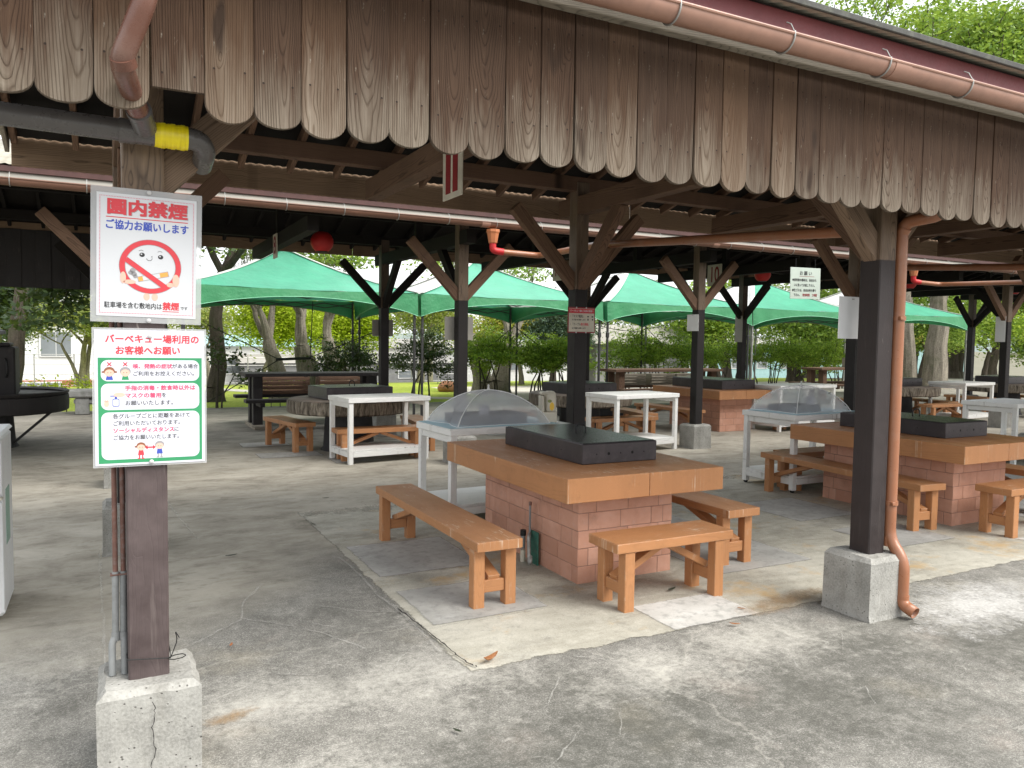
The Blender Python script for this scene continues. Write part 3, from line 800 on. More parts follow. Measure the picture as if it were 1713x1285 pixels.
def half_gutter(parent, x0, x1, y, z, r=.056, brk=.62, mat=None, string=False):
    """half-round gutter along X: outer trough, rolled rim, joint sleeves and wire brackets"""
    m = MB(); N = 14
    arc = [(y+r*math.cos(a), z+r*math.sin(a)) for a in [math.pi+math.pi*i/N for i in range(N+1)]]
    arc2 = [(y+(r-.004)*math.cos(a), z+(r-.004)*math.sin(a)) for a in [math.pi*2-math.pi*i/N for i in range(N+1)]]
    m.ext(arc+arc2, x0, x1)
    g = m.build('gutter', mat or M['pvc_gutter'], parent, smooth=True)
    rim = MB(); rim.tube([(x0, y-r, z+.004), (x1, y-r, z+.004)], .008, 8)
    rim.build('rim', mat or M['pvc_gutter'], g, smooth=True)
    if 'gbr' not in _cache:
        b = MB(); b.tube([(0, (r+.005)*math.cos(a), (r+.005)*math.sin(a)) for a in [math.pi*.93+math.pi*1.1*i/14 for i in range(15)]], .0042, 6)
        b.tube([(0, -r-.004, .006), (.0, -r+.02, .05), (.0, -r+.045, .065)], .003, 5)
        o = b.build('bracket', M['zinc'], smooth=True); _cache['gbr'] = o.data; bpy.data.objects.remove(o)
    n = int((x1-x0)/brk)
    for i in range(n): shared('bracket', _cache['gbr'], g, (x0+.33+i*brk, y, z))
    if 'gsl' not in _cache:
        s = MB(); a1 = [((r+.003)*math.cos(a), (r+.003)*math.sin(a)) for a in [math.pi+math.pi*i/N for i in range(N+1)]]
        a2 = [((r+.0005)*math.cos(a), (r+.0005)*math.sin(a)) for a in [math.pi*2-math.pi*i/N for i in range(N+1)]]
        s.ext(a1+a2, -.055, .055); o = s.build('sleeve', mat or M['pvc_gutter'], smooth=True); _cache['gsl'] = o.data; bpy.data.objects.remove(o)
    for i in range(int((x1-x0)/3.6)): shared('sleeve', _cache['gsl'], g, (x0+4.15+i*3.6 if x0 < -.5 else x0+1.9+i*3.6, y, z))
    return g

def pavilion(name, label, x0, x1, rows, over, ze, slope, cols, back_z, dark=False):
    root = thing(name, label, 'pavilion', ((x0+x1)/2, rows[0], 0))
    ox, oy = root.location.x, root.location.y
    P = lambda x, y, z: (x-ox, y-oy, z)
    yf, yb = rows[0]-over, rows[1]+over
    yr = (rows[0]+rows[1])/2; zr = ze+slope*(yr-yf)
    zt = lambda y: ze+slope*(min(y-yf, yb-y))
    for ri, y in enumerate(rows):
        ztop = zt(y)-.14
        for ci, x in enumerate(cols):
            p = shared('post', post_mesh(round(ztop-.34, 3), ('post' if ci == 0 else 'post_half_shaded') if dark is False and ri == 0 else ('post_shaded_brown' if (dark and ri == 0) or not dark else 'post_shaded')), root, P(x, y, .345))
            # coordinates of the paint line are local to the post: shift so that it is read from the floor
            f = shared('footing', footing_mesh(), p, (0, 0, -.345), (0, 0, (ci*5+ri*3) % 4*math.pi/2))
            zb = 2.13-.345; zk = 2.83-.345
            for s in (-1, 1):
                if s < 0 and ci == 0: continue
                k = timber('knee_brace', (s*.03, 0, zb), (s*.70, 0, zk), .085, .12, (M['brace_timber'] if ri == 0 else M['old_timber']) if not dark else (M['old_timber'] if ri == 0 else M['shaded_timber']), p)
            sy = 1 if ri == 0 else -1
            timber('knee_brace', (0, sy*.03, zb), (0, sy*.70, zk), .085, .12, M['shaded_timber'] if dark else M['dark_timber'], p)
        timber('beam', P(x0, y, zt(y)-.155), P(x1, y, zt(y)-.155), .12, .13, M['shaded_timber'] if dark else M['dark_timber'], root)
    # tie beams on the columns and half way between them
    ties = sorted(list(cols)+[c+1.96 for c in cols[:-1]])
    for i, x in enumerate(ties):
        timber('tie_beam', P(x, yf+.28, 2.885), P(x, yb-.28, 2.885), .13, .17, M['shaded_timber'] if dark else M['dark_timber'], root)
        timber('king_post', P(x, yr, 2.97), P(x, yr, zr-.1), .1, .1, M['shaded_timber'], root, up=(0,1,0))
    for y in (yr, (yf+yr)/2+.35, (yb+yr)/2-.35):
        timber('purlin', P(x0, y, zt(y)-.16), P(x1, y, zt(y)-.16), .09, .09, M['shaded_timber'], root)
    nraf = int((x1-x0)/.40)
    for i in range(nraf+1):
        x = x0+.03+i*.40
        timber('rafter', P(x, yf+.06, zt(yf+.06)-.058), P(x, yr, zr-.058), .042, .085, M['shaded_timber'], root)
        timber('rafter', P(x, yb-.06, zt(yb-.06)-.058), P(x, yr, zr-.058), .042, .085, M['old_timber'] if not dark else M['shaded_timber'], root)
    for ya in (yf+.02, yb-.02):
        timber('roof_shade_board', P((x0+x1)/2, ya, zt(ya)-.013), P((x0+x1)/2, yr, zr-.013), x1-x0, .006, M['shaded_timber'], root, ch=0)  # added dark layer standing in for shade under the roof sheets
    corrugated('roof_sheet', x0-.12-ox, x1+.12-ox, yf-.04-oy, ze-.012+.012, yr-oy, zr+.012, parent=root)
    corrugated('roof_sheet', x0-.12-ox, x1+.12-ox, yb+.04-oy, ze-.012+.012, yr-oy, zr+.012, parent=root)
    return root, P, yf, yb, yr, zr, zt

A, PA, ayf, ayb, ayr, azr, azt = pavilion('front_pavilion', 'open timber barbecue pavilion in front, with scalloped plank valance under its copper brown gutter',
    -.62, 25.0, (3.11, 6.41), .56, 3.075, .30, COLS, 2.85)
# front eave: roof edge, red sheet fascia, gutter, grey trim, scalloped planks
m = MB(); m.box((0, 0, 0), (25.7, .018, .092), .002); m.build('fascia', M['red_fascia'], A, PA(12.17, 2.585, 3.022))
m = MB(); m.box((0, 0, 0), (25.9, .016, .030), .004); m.build('roof_edge', M['edge'], A, PA(12.17, 2.498, 3.078))
g = half_gutter(A, -.8-A.location.x, 25-A.location.x, 2.535-A.location.y, 2.925)
timber('trim', PA(-.62, 2.668, 2.905), PA(25, 2.668, 2.905), .05, .032, M['trim'], A)
timber('nailing_rail', PA(-.62, 2.745, 2.78), PA(25, 2.745, 2.78), .04, .09, M['dark_timber'], A)

PW = .1533
def plank_mesh(w, L, drop, k):
    r = random.Random(k); N = 14; prof = []
    for i in range(N+1):
        t = math.pi*i/N
        prof.append((w/2*math.cos(t)*-1, -L+drop*(1-math.sin(t)**(.72+.08*(k % 4)))))
    prof = [(-w/2, 0)]+prof+[(w/2, 0)]
    n = len(prof); d = .0085; c = .0016
    V = []
    for yy, sc in ((-d, 1-2*c/w), (-d+c, 1.0), (d, 1.0)):
        for x, z in prof: V.append((x*sc, yy, z if sc == 1.0 else z+c*.8*(z < -.2)))
    F = [tuple(range(n))[::-1], tuple(range(2*n, 3*n))]
    for j in range(2):
        for i in range(n): F.append((j*n+i, j*n+(i+1) % n, (j+1)*n+(i+1) % n, (j+1)*n+i))
    me = bpy.data.meshes.new('plank'); me.from_pydata(V, [], F); me.materials.append(M['plank']); return me
pm = [plank_mesh(PW-.0016-.0010*(k % 3), .61+.004*(k % 4), .058+.006*(k % 3), k) for k in range(6)]
mshort = plank_mesh(PW-.002, .53, .0, 99)
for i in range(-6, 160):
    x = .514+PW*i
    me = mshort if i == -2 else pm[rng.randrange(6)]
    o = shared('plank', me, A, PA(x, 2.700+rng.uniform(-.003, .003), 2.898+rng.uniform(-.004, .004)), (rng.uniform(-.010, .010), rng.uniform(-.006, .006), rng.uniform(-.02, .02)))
# back eave: boards closing the rafter ends
for i in range(9):
    xa = -.62+i*2.85
    o = timber('eave_board', PA(xa, 7.03+rng.uniform(-.006, .006), 2.972), PA(xa+2.842, 7.03, 2.972+rng.uniform(-.006, .006)), .022, .225, M['board'], A)
timber('barge_board', PA(-.64, 2.66, 3.02), PA(-.64, 4.76, 3.65), .03, .12, M['trim'], A)
timber('barge_board', PA(-.64, 6.98, 3.0), PA(-.64, 4.76, 3.65), .03, .12, M['trim'], A)

B, PB, byf, byb, byr, bzr, bzt = pavilion('rear_pavilion', 'second timber barbecue pavilion standing behind the front one, its copper brown gutter facing the viewer',
    -7.2, 25.0, (9.2, 12.35), .58, 3.155, .30, [-3.80]+COLS, 2.9, True)
half_gutter(B, -7.3-B.location.x, 25-B.location.x, 8.545-B.location.y, 3.005, brk=.62, mat=M['gutter_dull'])
m = MB(); m.box((0, 0, 0), (32.3, .018, .055), .002); m.build('fascia', M['fascia_dull'], B, PB(8.9, 8.60, 3.112))
m = MB()
n = 64
V = [];F = []
for i in range(n+1):
    x = -7.2+32.2*i/n; s = .018*math.sin(i*1.7)+.012*math.sin(i*.63)
    V += [(x-B.location.x, 8.615-B.location.y, 3.085), (x-B.location.x, 8.60-B.location.y-.012+s*.4, 2.985+s), (x-B.location.x, 8.63-B.location.y, 2.985+s), (x-B.location.x, 8.63-B.location.y, 3.085)]
for i in range(n):
    for k in range(4): F.append((4*i+k, 4*i+(k+1) % 4, 4*i+4+(k+1) % 4, 4*i+4+k))
m.add(V, F).build('eave_lining', M['sheet_grey'], B, smooth=True)
for i in range(12):
    xa = -7.2+i*2.72
    timber('eave_board', PB(xa, 12.93+rng.uniform(-.006, .006), 3.065), PB(xa+2.712, 12.93, 3.065), .022, .18, M['board'], B)
# dark boards closing the back of the left bays
for i in range(-42, 4):
    x = .30+i*.18
    timber('plank', PB(x, 12.90+.014*(i % 2), 2.24), PB(x, 12.90+.014*(i % 2), 3.05), .19, .012, M['black_wood'], B, up=(0, 1, 0))
# ------------------------------------------------------------------ downpipes
def clamp_ring(name, c, r, mat, parent):
    m = MB(); m.tube([(c[0], c[1], c[2]-.013), (c[0], c[1], c[2]+.013)], r+.0035, 18, True)
    m.tube([(c[0]-r*.6, c[1]+.0, c[2]), (c[0]-r-.05, c[1]+.03, c[2])], .003, 6)
    m.box((c[0]-r*.55, c[1]-r*.85, c[2]), (.030, .022, .022), .003)
    return m.build(name, mat, parent, smooth=True)

# right-hand post: from the gutter down the post, offset round the footing, open shoe at the ground
dp = thing('downpipe', 'brown downpipe on the right front post, kicking out round the concrete footing', 'downpipe', (4.155, 3.045, 0), group='brown downpipes')
x, y = 4.155, 3.045
pts = [(.02, -.285, 2.40), (.015, -.22, 2.335), (0, 0, 2.32), (0, 0, .44), (-.005, -.105, .335), (-.005, -.105, .075), (.0, -.19, .045)]
m = MB(); m.tube(bend(pts, .075, 7), .0355, 22, False)
m.tube(bend([(0, -.02, 2.29), (0, 0, 2.26)], .0, 1), .038, 22)
body = m.build('pipe', M['pvc_brown'], dp, smooth=True)
s = body.modifiers.new('wall', 'SOLIDIFY'); s.thickness = .003; s.offset = -1
for z in (1.76, .66): clamp_ring('clamp', (0, 0, z), .038, M['pvc_brown'], dp)
for z0, z1, yy in ((.46, .40, 0), (.13, .095, -.105)): MB().tube([(-.003 if yy else 0, yy, z0), (-.003 if yy else 0, yy, z1)], .038, 22).build('sleeve', M['pvc_brown'], dp, smooth=True)

# left-hand post: brown pipe from the gutter meeting the grey drain
dp = thing('downpipe', 'short brown downpipe crossing the planks to the grey drain on the left post', 'downpipe', (.1, 2.6, 2.3), group='brown downpipes')
m = MB(); m.tube(bend([(.06, -.10, .60), (.01, -.10, .25), (-.055, -.04, .085), (.02, .30, -.015)], .04, 6), .0325, 22)
m.build('pipe', M['pvc_dull'], dp, smooth=True)
m = MB(); m.tube([(-.050, -.045, .098), (-.043, -.025, .078)], .035, 22); m.build('sleeve', M['pvc_dull'], dp, smooth=True)
m = MB(); m.tube([(-.001, .195, .018), (.022, .30, -.014)], .0365, 22); m.tube([(-.0005, .197, .017), (.003, .215, .012)], .039, 22); m.build('socket', M['pvc_grey'], dp, smooth=True)

gd = thing('drain_pipe', 'dark grey drain pipe across the left post, bound with yellow tape before its elbow', 'pipe', (.12, 2.93, 2.275))
r_ = .0365
m = MB(); m.tube(bend([(-1.6, 0, .028), (-.15, 0, .003), (.172, 0, 0), (.196, .04, -.03), (.20, .20, -.045)], .06, 8), r_, 24)
m.build('pipe', M['pvc_grey'], gd, smooth=True)
m = MB(); m.tube([(-.075, 0, .0015), (-.03, 0, .001)], r_+.004, 24); m.tube([(-.03, 0, .001), (.09, 0, 0)], r_+.0022, 24); m.build('sleeve', M['pvc_grey'], gd, smooth=True)
m = MB()
for i in range(10): m.tube([(.032+i*.0102, 0, 0), (.032+(i+1)*.0102+.002, 0, 0)], r_+.0035+.0012*((i*7) % 3), 24)
m.build('tape', M['tape'], gd, smooth=True)

# drains that cross the front pavilion from the rear gutter
def rear_drain(x, label, zf):
    t = thing('drain_pipe', label, 'pipe', (x+.12, 8.545, 2.9), group='brown drains under the roof')
    m = MB(); m.lathe([(.035, -.14), (.055, -.13), (.075, -.02), (.085, 0), (.085, .03)], 8); m.build('funnel', M['funnel'] if zf else M['pvc_brown'], t)
    m = MB(); m.tube(bend([(0, 0, -.13), (0, 0, -.22), (.13, -.03, -.235)], .07, 6), .042, 16); m.build('elbow', M['red_tape'] if zf else M['pvc_brown'], t, smooth=True)
    m = MB(); m.tube(bend([(.12, -.03, -.235), (.62, -.06, -.25), (.24, -1.9, -.33), (.03, -5.35, -.60)], .12, 6), .036, 16)
    m.build('pipe', M['pvc_brown'], t, smooth=True)
rear_drain(4.04, 'brown drain with a red taped elbow running to the right front post', 1)
rear_drain(11.88, 'brown drain with an orange funnel farthest right under the roof', 1)
t = thing('drain_pipe', 'dark brown drain running forward under the roof right of the brown downpipe', 'pipe', (8.08, 8.545, 2.9), group='brown drains under the roof')
m = MB(); m.tube([(.24, -1.75, -.33), (.03, -5.35, -.60)], .036, 16); m.build('pipe', M['pvc_brown'], t, smooth=True)
for yy, zz in ((-2.2, -.364), (-4.9, -.566)): MB().tube([(.22+.058*(yy+1.75)*1.0, yy, zz+.03), (.22+.058*(yy+1.75), yy, zz+.24)], .004, 5).build('hanger', M['black_iron'], t)

# conduits beside the left post
c = thing('conduit_pair', 'two thin rusty pipes beside the left post ending in grey sleeves on its footing', 'pipe', (.02, 3.12, .365))
for dx, top, k in ((-.004, 2.0, 0), (.022, 2.0, 1)):
    m = MB(); m.tube([(dx, .01, .36), (dx+.0, .03, 1.6)], .009, 10); m.build('pipe', M['rust'], c, smooth=True)
    m = MB(); m.tube([(dx-.002, .01, .14), (dx, .01, .375)], .012, 12); m.tube([(dx-.002, .01, .15), (dx-.002, .01, .12)], .0145, 12)
    m.tube(bend([(dx-.002, .01, .135), (dx-.014*(1-k), .0, .115), (dx-.014*(1-k), -.01, .0)], .02, 3), .0125, 12); m.build('sleeve', M['conduit'], c, smooth=True)
m = MB(); m.box((.009, .012, .365), (.06, .03, .006), .001); m.build('saddle', M['rust'], c)

w = thing('wire', 'thin wire tied round the foot of the left post with a curled loose end', 'wire', (.12, 3.1, .43))
m = MB()
loop = [(-.071, -.075, .015), (.071, -.075, -.002), (.073, .0, .0), (.071, .075, .01), (-.071, .075, .0), (-.071, -.075, .015)]
m.tube(loop, .0022, 5); m.tube(bend([(.071, -.075, 0), (.095, -.07, .06), (.085, -.08, .10), (.1, -.08, .07)], .02, 3), .0018, 5)
m.tube([(.071+.03*math.cos(a*.9)+.02, -.08+.01*math.sin(a), .0-.012*math.sin(a*.9)) for a in range(8)], .0018, 5)
m.build('strand', M['black_iron'], w, smooth=True)
# crack in the left footing
def footing_crack():
    r = random.Random(4); V = []; F = []
    pts = [(.005, .0), (.018, .05), (.0, .12), (.012, .18), (.002, .25), (.014, .31), (.004, .36)]
    P = []
    for (a, b) in zip(pts[:-1], pts[1:]):
        for i in range(6): P.append((a[0]+(b[0]-a[0])*i/6+r.uniform(-.004, .004), a[1]+(b[1]-a[1])*i/6))
    for i, (x_, z) in enumerate(P):
        k = .0016*r.uniform(.5, 1.3); V += [(x_-k, 0, z), (x_+k, 0, z)]
    F = [(2*i, 2*i+1, 2*i+3, 2*i+2) for i in range(len(P)-1)]
    return V, F
V, F = footing_crack()
m = MB().add([(x_, -.0, z-.365) for x_, _, z in V], F)
o = m.build('crack', M['black_wood'], A, PA(.12, 3.11-.1765, .35-.02))
# ------------------------------------------------------------------ grill tables
BR_L, BR_H, BR_D = .256, .118, .08
def brick_me(L):
    key = ('brick', round(L, 3))
    if key not in _cache:
        V, F = cbox((0, 0, 0), (L, BR_D, BR_H-.0035), .003)
        me = bpy.data.meshes.new('brick'); me.from_pydata(V, [], F); me.materials.append(M['brick']); _cache[key] = me
    return _cache[key]

def brick_ring(root, hx, hy, courses=5, z0=.0):
    for c in range(courses):
        z = z0+BR_H*(c+.5)
        for (ax, half, other) in ((0, hx, hy), (1, hy, hx)):
            for s in (-1, 1):
                # run of bricks along one face; courses alternate which face owns the corner and the bond
                a = -half + (BR_D if (c+ax) % 2 else 0); b = half - (BR_D if (c+ax) % 2 else 0)
                first = BR_L if c % 2 else BR_L*.55
                t = a; k = 0
                while t < b-.01:
                    L = first if k == 0 else BR_L
                    if b-t-L < .05: L = b-t
                    L = min(L, b-t)
                    mid = t+L/2; off = s*(other-BR_D/2)+rng.uniform(-.0015, .0015)
                    loc = (mid, off, z) if ax == 0 else (off, mid, z)
                    shared('brick', brick_me(L-.0035), root, loc, (0, 0, 0 if ax == 0 else math.pi/2))
                    t += L; k += 1
    m = MB(); m.box((0, 0, z0+BR_H*courses/2), (2*hx-.006, 2*hy-.006, BR_H*courses-.004)); m.build('joint_core', M['mortar'], root)

def grill_table(label, x, y, rz=0, W=1.252, L=1.895):
    t = thing('grill_table', label, 'table', (x, y, 0), rz, group='grill tables with brick bases')
    brick_ring(t, .386, .705)
    # rim of slabs round the fire pit: two long boards and the end seams on the front edge
    for s in (-1, 1):
        V, F = cbox((0, 0, 0), (L, W/2-.0015, .155), .007)
        timber('tabletop', (s*W/4, -L/2, .6785), (s*W/4, L/2, .6785), W/2-.002, .155, M['orange_top'], t, ch=.004)
    return t

def grill_cover(label, x, y, z, sx=.63, sy=1.16, h=.142, rz=0, mat=None):
    t = thing('grill_cover', label, 'grill cover', (x, y, z), rz, group='black covers over the grills')
    m = MB(); m.box((0, 0, h/2), (sx, sy, h), .006); m.build('box', mat or M['cover'], t)
    m = MB(); m.box((0, 0, h+.002), (sx-.03, sy-.03, .005), .002); m.build('lid', M['cover_top'], t)
    if 'chandle' not in _cache:
        m = MB(); m.tube([(0, -.036, -.005), (0, -.036, .045)]+[(0, -.036*math.cos(a), .045+.036*math.sin(a)) for a in [math.pi*i/10 for i in range(11)]]+[(0, .036, .045), (0, .036, -.005)], .006, 8)
        o = m.build('handle', M['black_iron'], smooth=True); _cache['chandle'] = o.data; bpy.data.objects.remove(o)
    shared('handle', _cache['chandle'], t, (.0, -.06, h), (0, 0, 1.2)) if sy < 1.3 else None
    m = MB()
    for i, k in ((-.2, .005), (-.1, .011), (0, .005), (.1, .011), (.2, .005)):
        V = [(i+k*math.cos(a), -sy/2-.001, h*.48+k*math.sin(a)) for a in [2*math.pi*j/10 for j in range(10)]]
        m.add(V, [tuple(range(10))])
    for i in (-.3, .2):
        m.add([(-sx/2-.001, i+.005*math.cos(a), h*.5+.005*math.sin(a)) for a in [2*math.pi*j/8 for j in range(8)]], [tuple(range(8))[::-1]])
    m.build('vent_hole', M['void'], t)
    return t
M['void'] = plain('dark_hole', (.004, .004, .004), .9)
M['cover'] = plain('charcoal_painted_box', (.034, .027, .031), .42, var=.35, scale=5, bumps=.06, dirt=(.10, .085, .085), dirt_amt=.35)
M['cover_top'] = plain('worn_greenish_steel', (.028, .029, .028), .30, var=.5, scale=9, bumps=.10, dirt=(.10, .115, .11), dirt_amt=.6)

TX, TY = 3.105, 4.96
grill_table('orange brown grill table on a brick base, nearest, between three benches', TX, TY)
grill_table('orange brown grill table on a brick base, partly behind the right front post', TX+3.92, TY+.0)
grill_table('orange brown grill table on a brick base, far back beside the middle post', 10.15, 11.35)
grill_cover('black box cover with handle on the nearest grill table', 3.175, 5.02, .756)
grill_cover('black box cover with handle on the grill table behind the right front post', 3.175+3.92, 5.02, .756)
grill_cover('long black cover on the far orange grill table beside the middle post', 10.25, 11.4, .756, .8, 1.4, .17)

def bark_slab_mat():
    n = NT('log_edge_concrete'); v = n.coord('Object'); x, y, z = n.sep(v)
    ang = n.ma('ARCTAN2', y, x)
    s = n.noise(n.com(n.ma('MULTIPLY', ang, 26.0), n.ma('MULTIPLY', z, 5), n.ma('MULTIPLY', n.rnd(), 9)), 1.0, 4, .7, .5)
    c = n.ramp(s, [(.35, (.05, .042, .034)), (.5, (.17, .145, .115)), (.68, (.36, .32, .26))])
    return n.bsdf(c, .85, n.bump(s, .8, .02), spec=.2)
M['log_edge'] = bark_slab_mat()
M['stone_top'] = plain('weathered_round_top', (.24, .20, .165), .7, var=.3, scale=3, dirt=(.34, .17, .08), dirt_amt=.4)
M['dark_base'] = plain('dark_pedestal', (.035, .034, .036), .8, var=.3)

def round_table(label, x, y, r=.86, zt=.73, th=.19, rim=False):
    t = thing('round_grill_table', label, 'table', (x, y, 0), group='round grill tables with log textured rims')
    m = MB(); m.lathe([(r-.03, zt-th), (r, zt-th+.02), (r+.006, zt-th/2), (r, zt-.012), (r-.015, zt-.004)], 40, cap=True); m.build('rim', M['log_edge'] if not rim else M['black_wood'], t, smooth=True)
    m = MB(); m.lathe([(r-.02, -.002), (r-.03, .004), (.02, .004)], 40); m.build('tabletop', M['stone_top'] if not rim else M['black_metal'], t, (0, 0, zt), smooth=True)
    m = MB(); m.lathe([(.40, 0), (.36, .05), (.33, zt-th-.02), (.42, zt-th)], 24); m.build('pedestal', M['dark_base'], t, smooth=True)
    return t
RT = [(3.08, 11.0), (7.05, 11.05), (15.15, 11.1), (19.1, 11.1)]
RTW = ['behind the white serving table at the left', 'behind the sign post', 'behind the right front post', 'at the far right edge']
for (x, y), wh in zip(RT, RTW):
    round_table('round grill table with a log textured rim, '+wh, x, y)
    grill_cover('black box cover on the round grill table '+wh, x+.05, y+.1, .736, 1.0, .75, .165, .12)
rt = round_table('large black round grill table at the far left edge under the dark roof', -1.52, 13.0, 1.02, .74, .24, True)
m = MB(); m.lathe([(1.0, 0), (1.02, .02), (1.03, .05), (1.01, .06), (.98, .03)], 40, cap=False); m.build('rim', M['black_wood'], rt, (0, 0, .735), smooth=True)
for a in (-.35, .25, 2.8, 3.6):
    m = MB(); m.bar((.36*math.cos(a), .36*math.sin(a), .06), (.86*math.cos(a), .86*math.sin(a), .5), .025, .03); m.build('strut', M['black_iron'], rt)
t = thing('grill_hood', 'tall black hood standing on the black round table at the far left', 'grill hood', (-1.42, 12.8, .75))
m = MB(); m.box((0, 0, .33), (.62, .62, .66), .02); m.box((0, 0, .69), (.5, .5, .05), .015); m.build('hood', M['black_wood'], t)
m = MB(); m.tube([(.2, -.316, .25), (.22, -.35, .3), (.22, -.35, .45), (.2, -.316, .5)], .012, 8); m.build('handle', M['black_iron'], t, smooth=True)
t = thing('tap', 'small green tap and grey head on top of the black hood at the far left', 'tap', (-1.30, 12.75, 1.465))
m = MB(); m.tube([(0, 0, 0), (0, 0, .11)], .02, 10); m.build('stem', plain('green_plastic', (.28, .36, .08), .5), t, smooth=True)
m = MB(); m.lathe([(.02, .11), (.07, .12), (.07, .16), (.02, .18)], 14); m.build('head', M['conduit'], t, smooth=True)

# ------------------------------------------------------------------ benches
def bench(label, x, y, L, W=.30, rz=0.0, mat='orange'):
    """seat along local Y"""
    t = thing('bench', label, 'bench', (x, y, 0), rz, group='orange brown wooden benches')
    H = .42; th = .058; ph = L/2-.10
    timber('seat', (0, -L/2, H-th/2), (0, L/2, H-th/2), W, th, M['orange_top'] if mat == 'orange' else M[mat], t, ch=.004)
    mm = M[mat]
    for s in (-1, 1):
        for q in (-1, 1):
            timber('leg', (q*(W/2-.045), s*ph, 0), (q*(W/2-.045), s*ph, H-th), .072, .072, mm, t, up=(0, 1, 0), ch=.004)
        timber('rail', (-W/2+.081, s*ph, .13), (W/2-.081, s*ph, .13), .045, .075, mm, t)
        d = min(.52, ph-.02)
        timber('brace', (0, s*(ph+.015), .172), (0, s*(ph-d), H-th-.012), .078, .042, mm, t, ch=.003)
    return t
bench('long orange bench on the left of the nearest grill table, its seat paint worn', 2.04, 5.0, 1.93)
bench('short orange bench standing in front of the nearest grill table', 3.06, 3.82, .89, .31, math.pi/2)
bench('long orange bench on the right of the nearest grill table', 4.02, 5.05, 1.9)
bench('long orange bench passing behind the right front post', 6.36, 5.2, 2.05, .30, R(-6))
bench('short orange bench in front of the second grill table at the right edge', 7.10, 3.90, .95, .31, math.pi/2)
bench('long orange bench on the far side of the second grill table at the right edge', 7.95, 5.1, 1.9)
bench('orange bench end poking out behind the cover of the second grill table', 7.05, 6.15, .95, .31, math.pi/2, 'orange')
bw = [('with its end turned to the viewer left of the white serving table', 'seen between the legs of the left white serving table', 'behind the right legs of the left white serving table'),
      ('showing one end beside the dome cover of the nearest table', 'between the legs of the white table right of the sign post', 'right of the white table beside the sign post'),
      ('just right of the brown downpipe', 'hidden low behind the right front cover', 'with crossed legs left of the far white table'),
      ('under the far white table', 'along the front of the farthest round table', 'at the far right behind the last post')]
for i, ((x, y), w3) in enumerate(zip(RT, bw)):
    bench('dark orange bench '+w3[0], x-.78, y+.35, 1.15, .30, R(12-6*i), 'orange')
    bench('dark orange bench '+w3[1], x+.12, y-1.04, 1.2, .30, math.pi/2, 'orange')
    bench('dark orange bench '+w3[2], x+1.0, y-.15, 1.15, .30, R(-8), 'orange')
bench('dark orange bench left of the far orange grill table behind the middle post', 9.2, 11.4, 1.7, .30)
bench('dark orange bench on the right of the far orange grill table', 11.15, 11.3, 1.7, .30)

# ------------------------------------------------------------------ white serving tables
def white_table(label, x, y, W=1.2, D=.68, rz=0.0, H=.84, cast=False):
    t = thing('white_table', label, 'table', (x, y, 0), rz, group='white painted serving tables')
    wp = M['white_paint']
    timber('tabletop', (-W/2, 0, H-.03), (W/2, 0, H-.03), D, .06, wp, t, ch=.005)
    for sx in (-1, 1):
        for sy in (-1, 1):
            timber('leg', (sx*(W/2-.045), sy*(D/2-.045), 0.03 if cast else 0), (sx*(W/2-.045), sy*(D/2-.045), H-.06), .058, .058, wp, t, up=(0, 1, 0), ch=.003)
            if cast:
                m = MB(); m.tube([(sx*(W/2-.045)-.012, sy*(D/2-.045), .022), (sx*(W/2-.045)+.012, sy*(D/2-.045), .022)], .022, 12); m.build('caster', M['black_iron'], t, smooth=True)
        timber('apron_rail', (sx*(W/2-.045), -D/2+.075, H-.095), (sx*(W/2-.045), D/2-.075, H-.095), .03, .06, wp, t)
        timber('rail', (sx*(W/2-.03), -D/2+.075, .125), (sx*(W/2-.03), D/2-.075, .125), .028, .07, wp, t)
    for sy in (-1, 1):
        timber('rail', (-W/2+.075, sy*(D/2-.03), .125), (W/2-.075, sy*(D/2-.03), .125), .028, .07, wp, t)
    timber('shelf', (-W/2+.02, 0, .172), (W/2-.02, 0, .172), D-.04, .02, wp, t, ch=.002)
    return t
white_table('white serving table with worn lower shelf left of the middle posts', 3.20, 9.95, 1.16, .70, R(7))
white_table('white serving table under the large mesh dome behind the nearest grill table', 3.16, 6.42, 1.24, .72, R(3))
white_table('white serving table just right of the sign post', 6.95, 9.45, 1.24, .72, R(6))
white_table('white serving table on casters with a mesh dome, left of the right front post', 7.05, 6.30, 1.16, .78, R(0), cast=True)
white_table('long white serving table behind the second mesh dome', 11.55, 10.6, 1.6, .7, R(4))
white_table('white serving table far right between the brown downpipe and the last post', 16.35, 10.4, 1.2, .8, R(5))
white_table('white serving table cut off by the right edge of the picture', 11.35, 6.5, 1.15, .75, R(4))

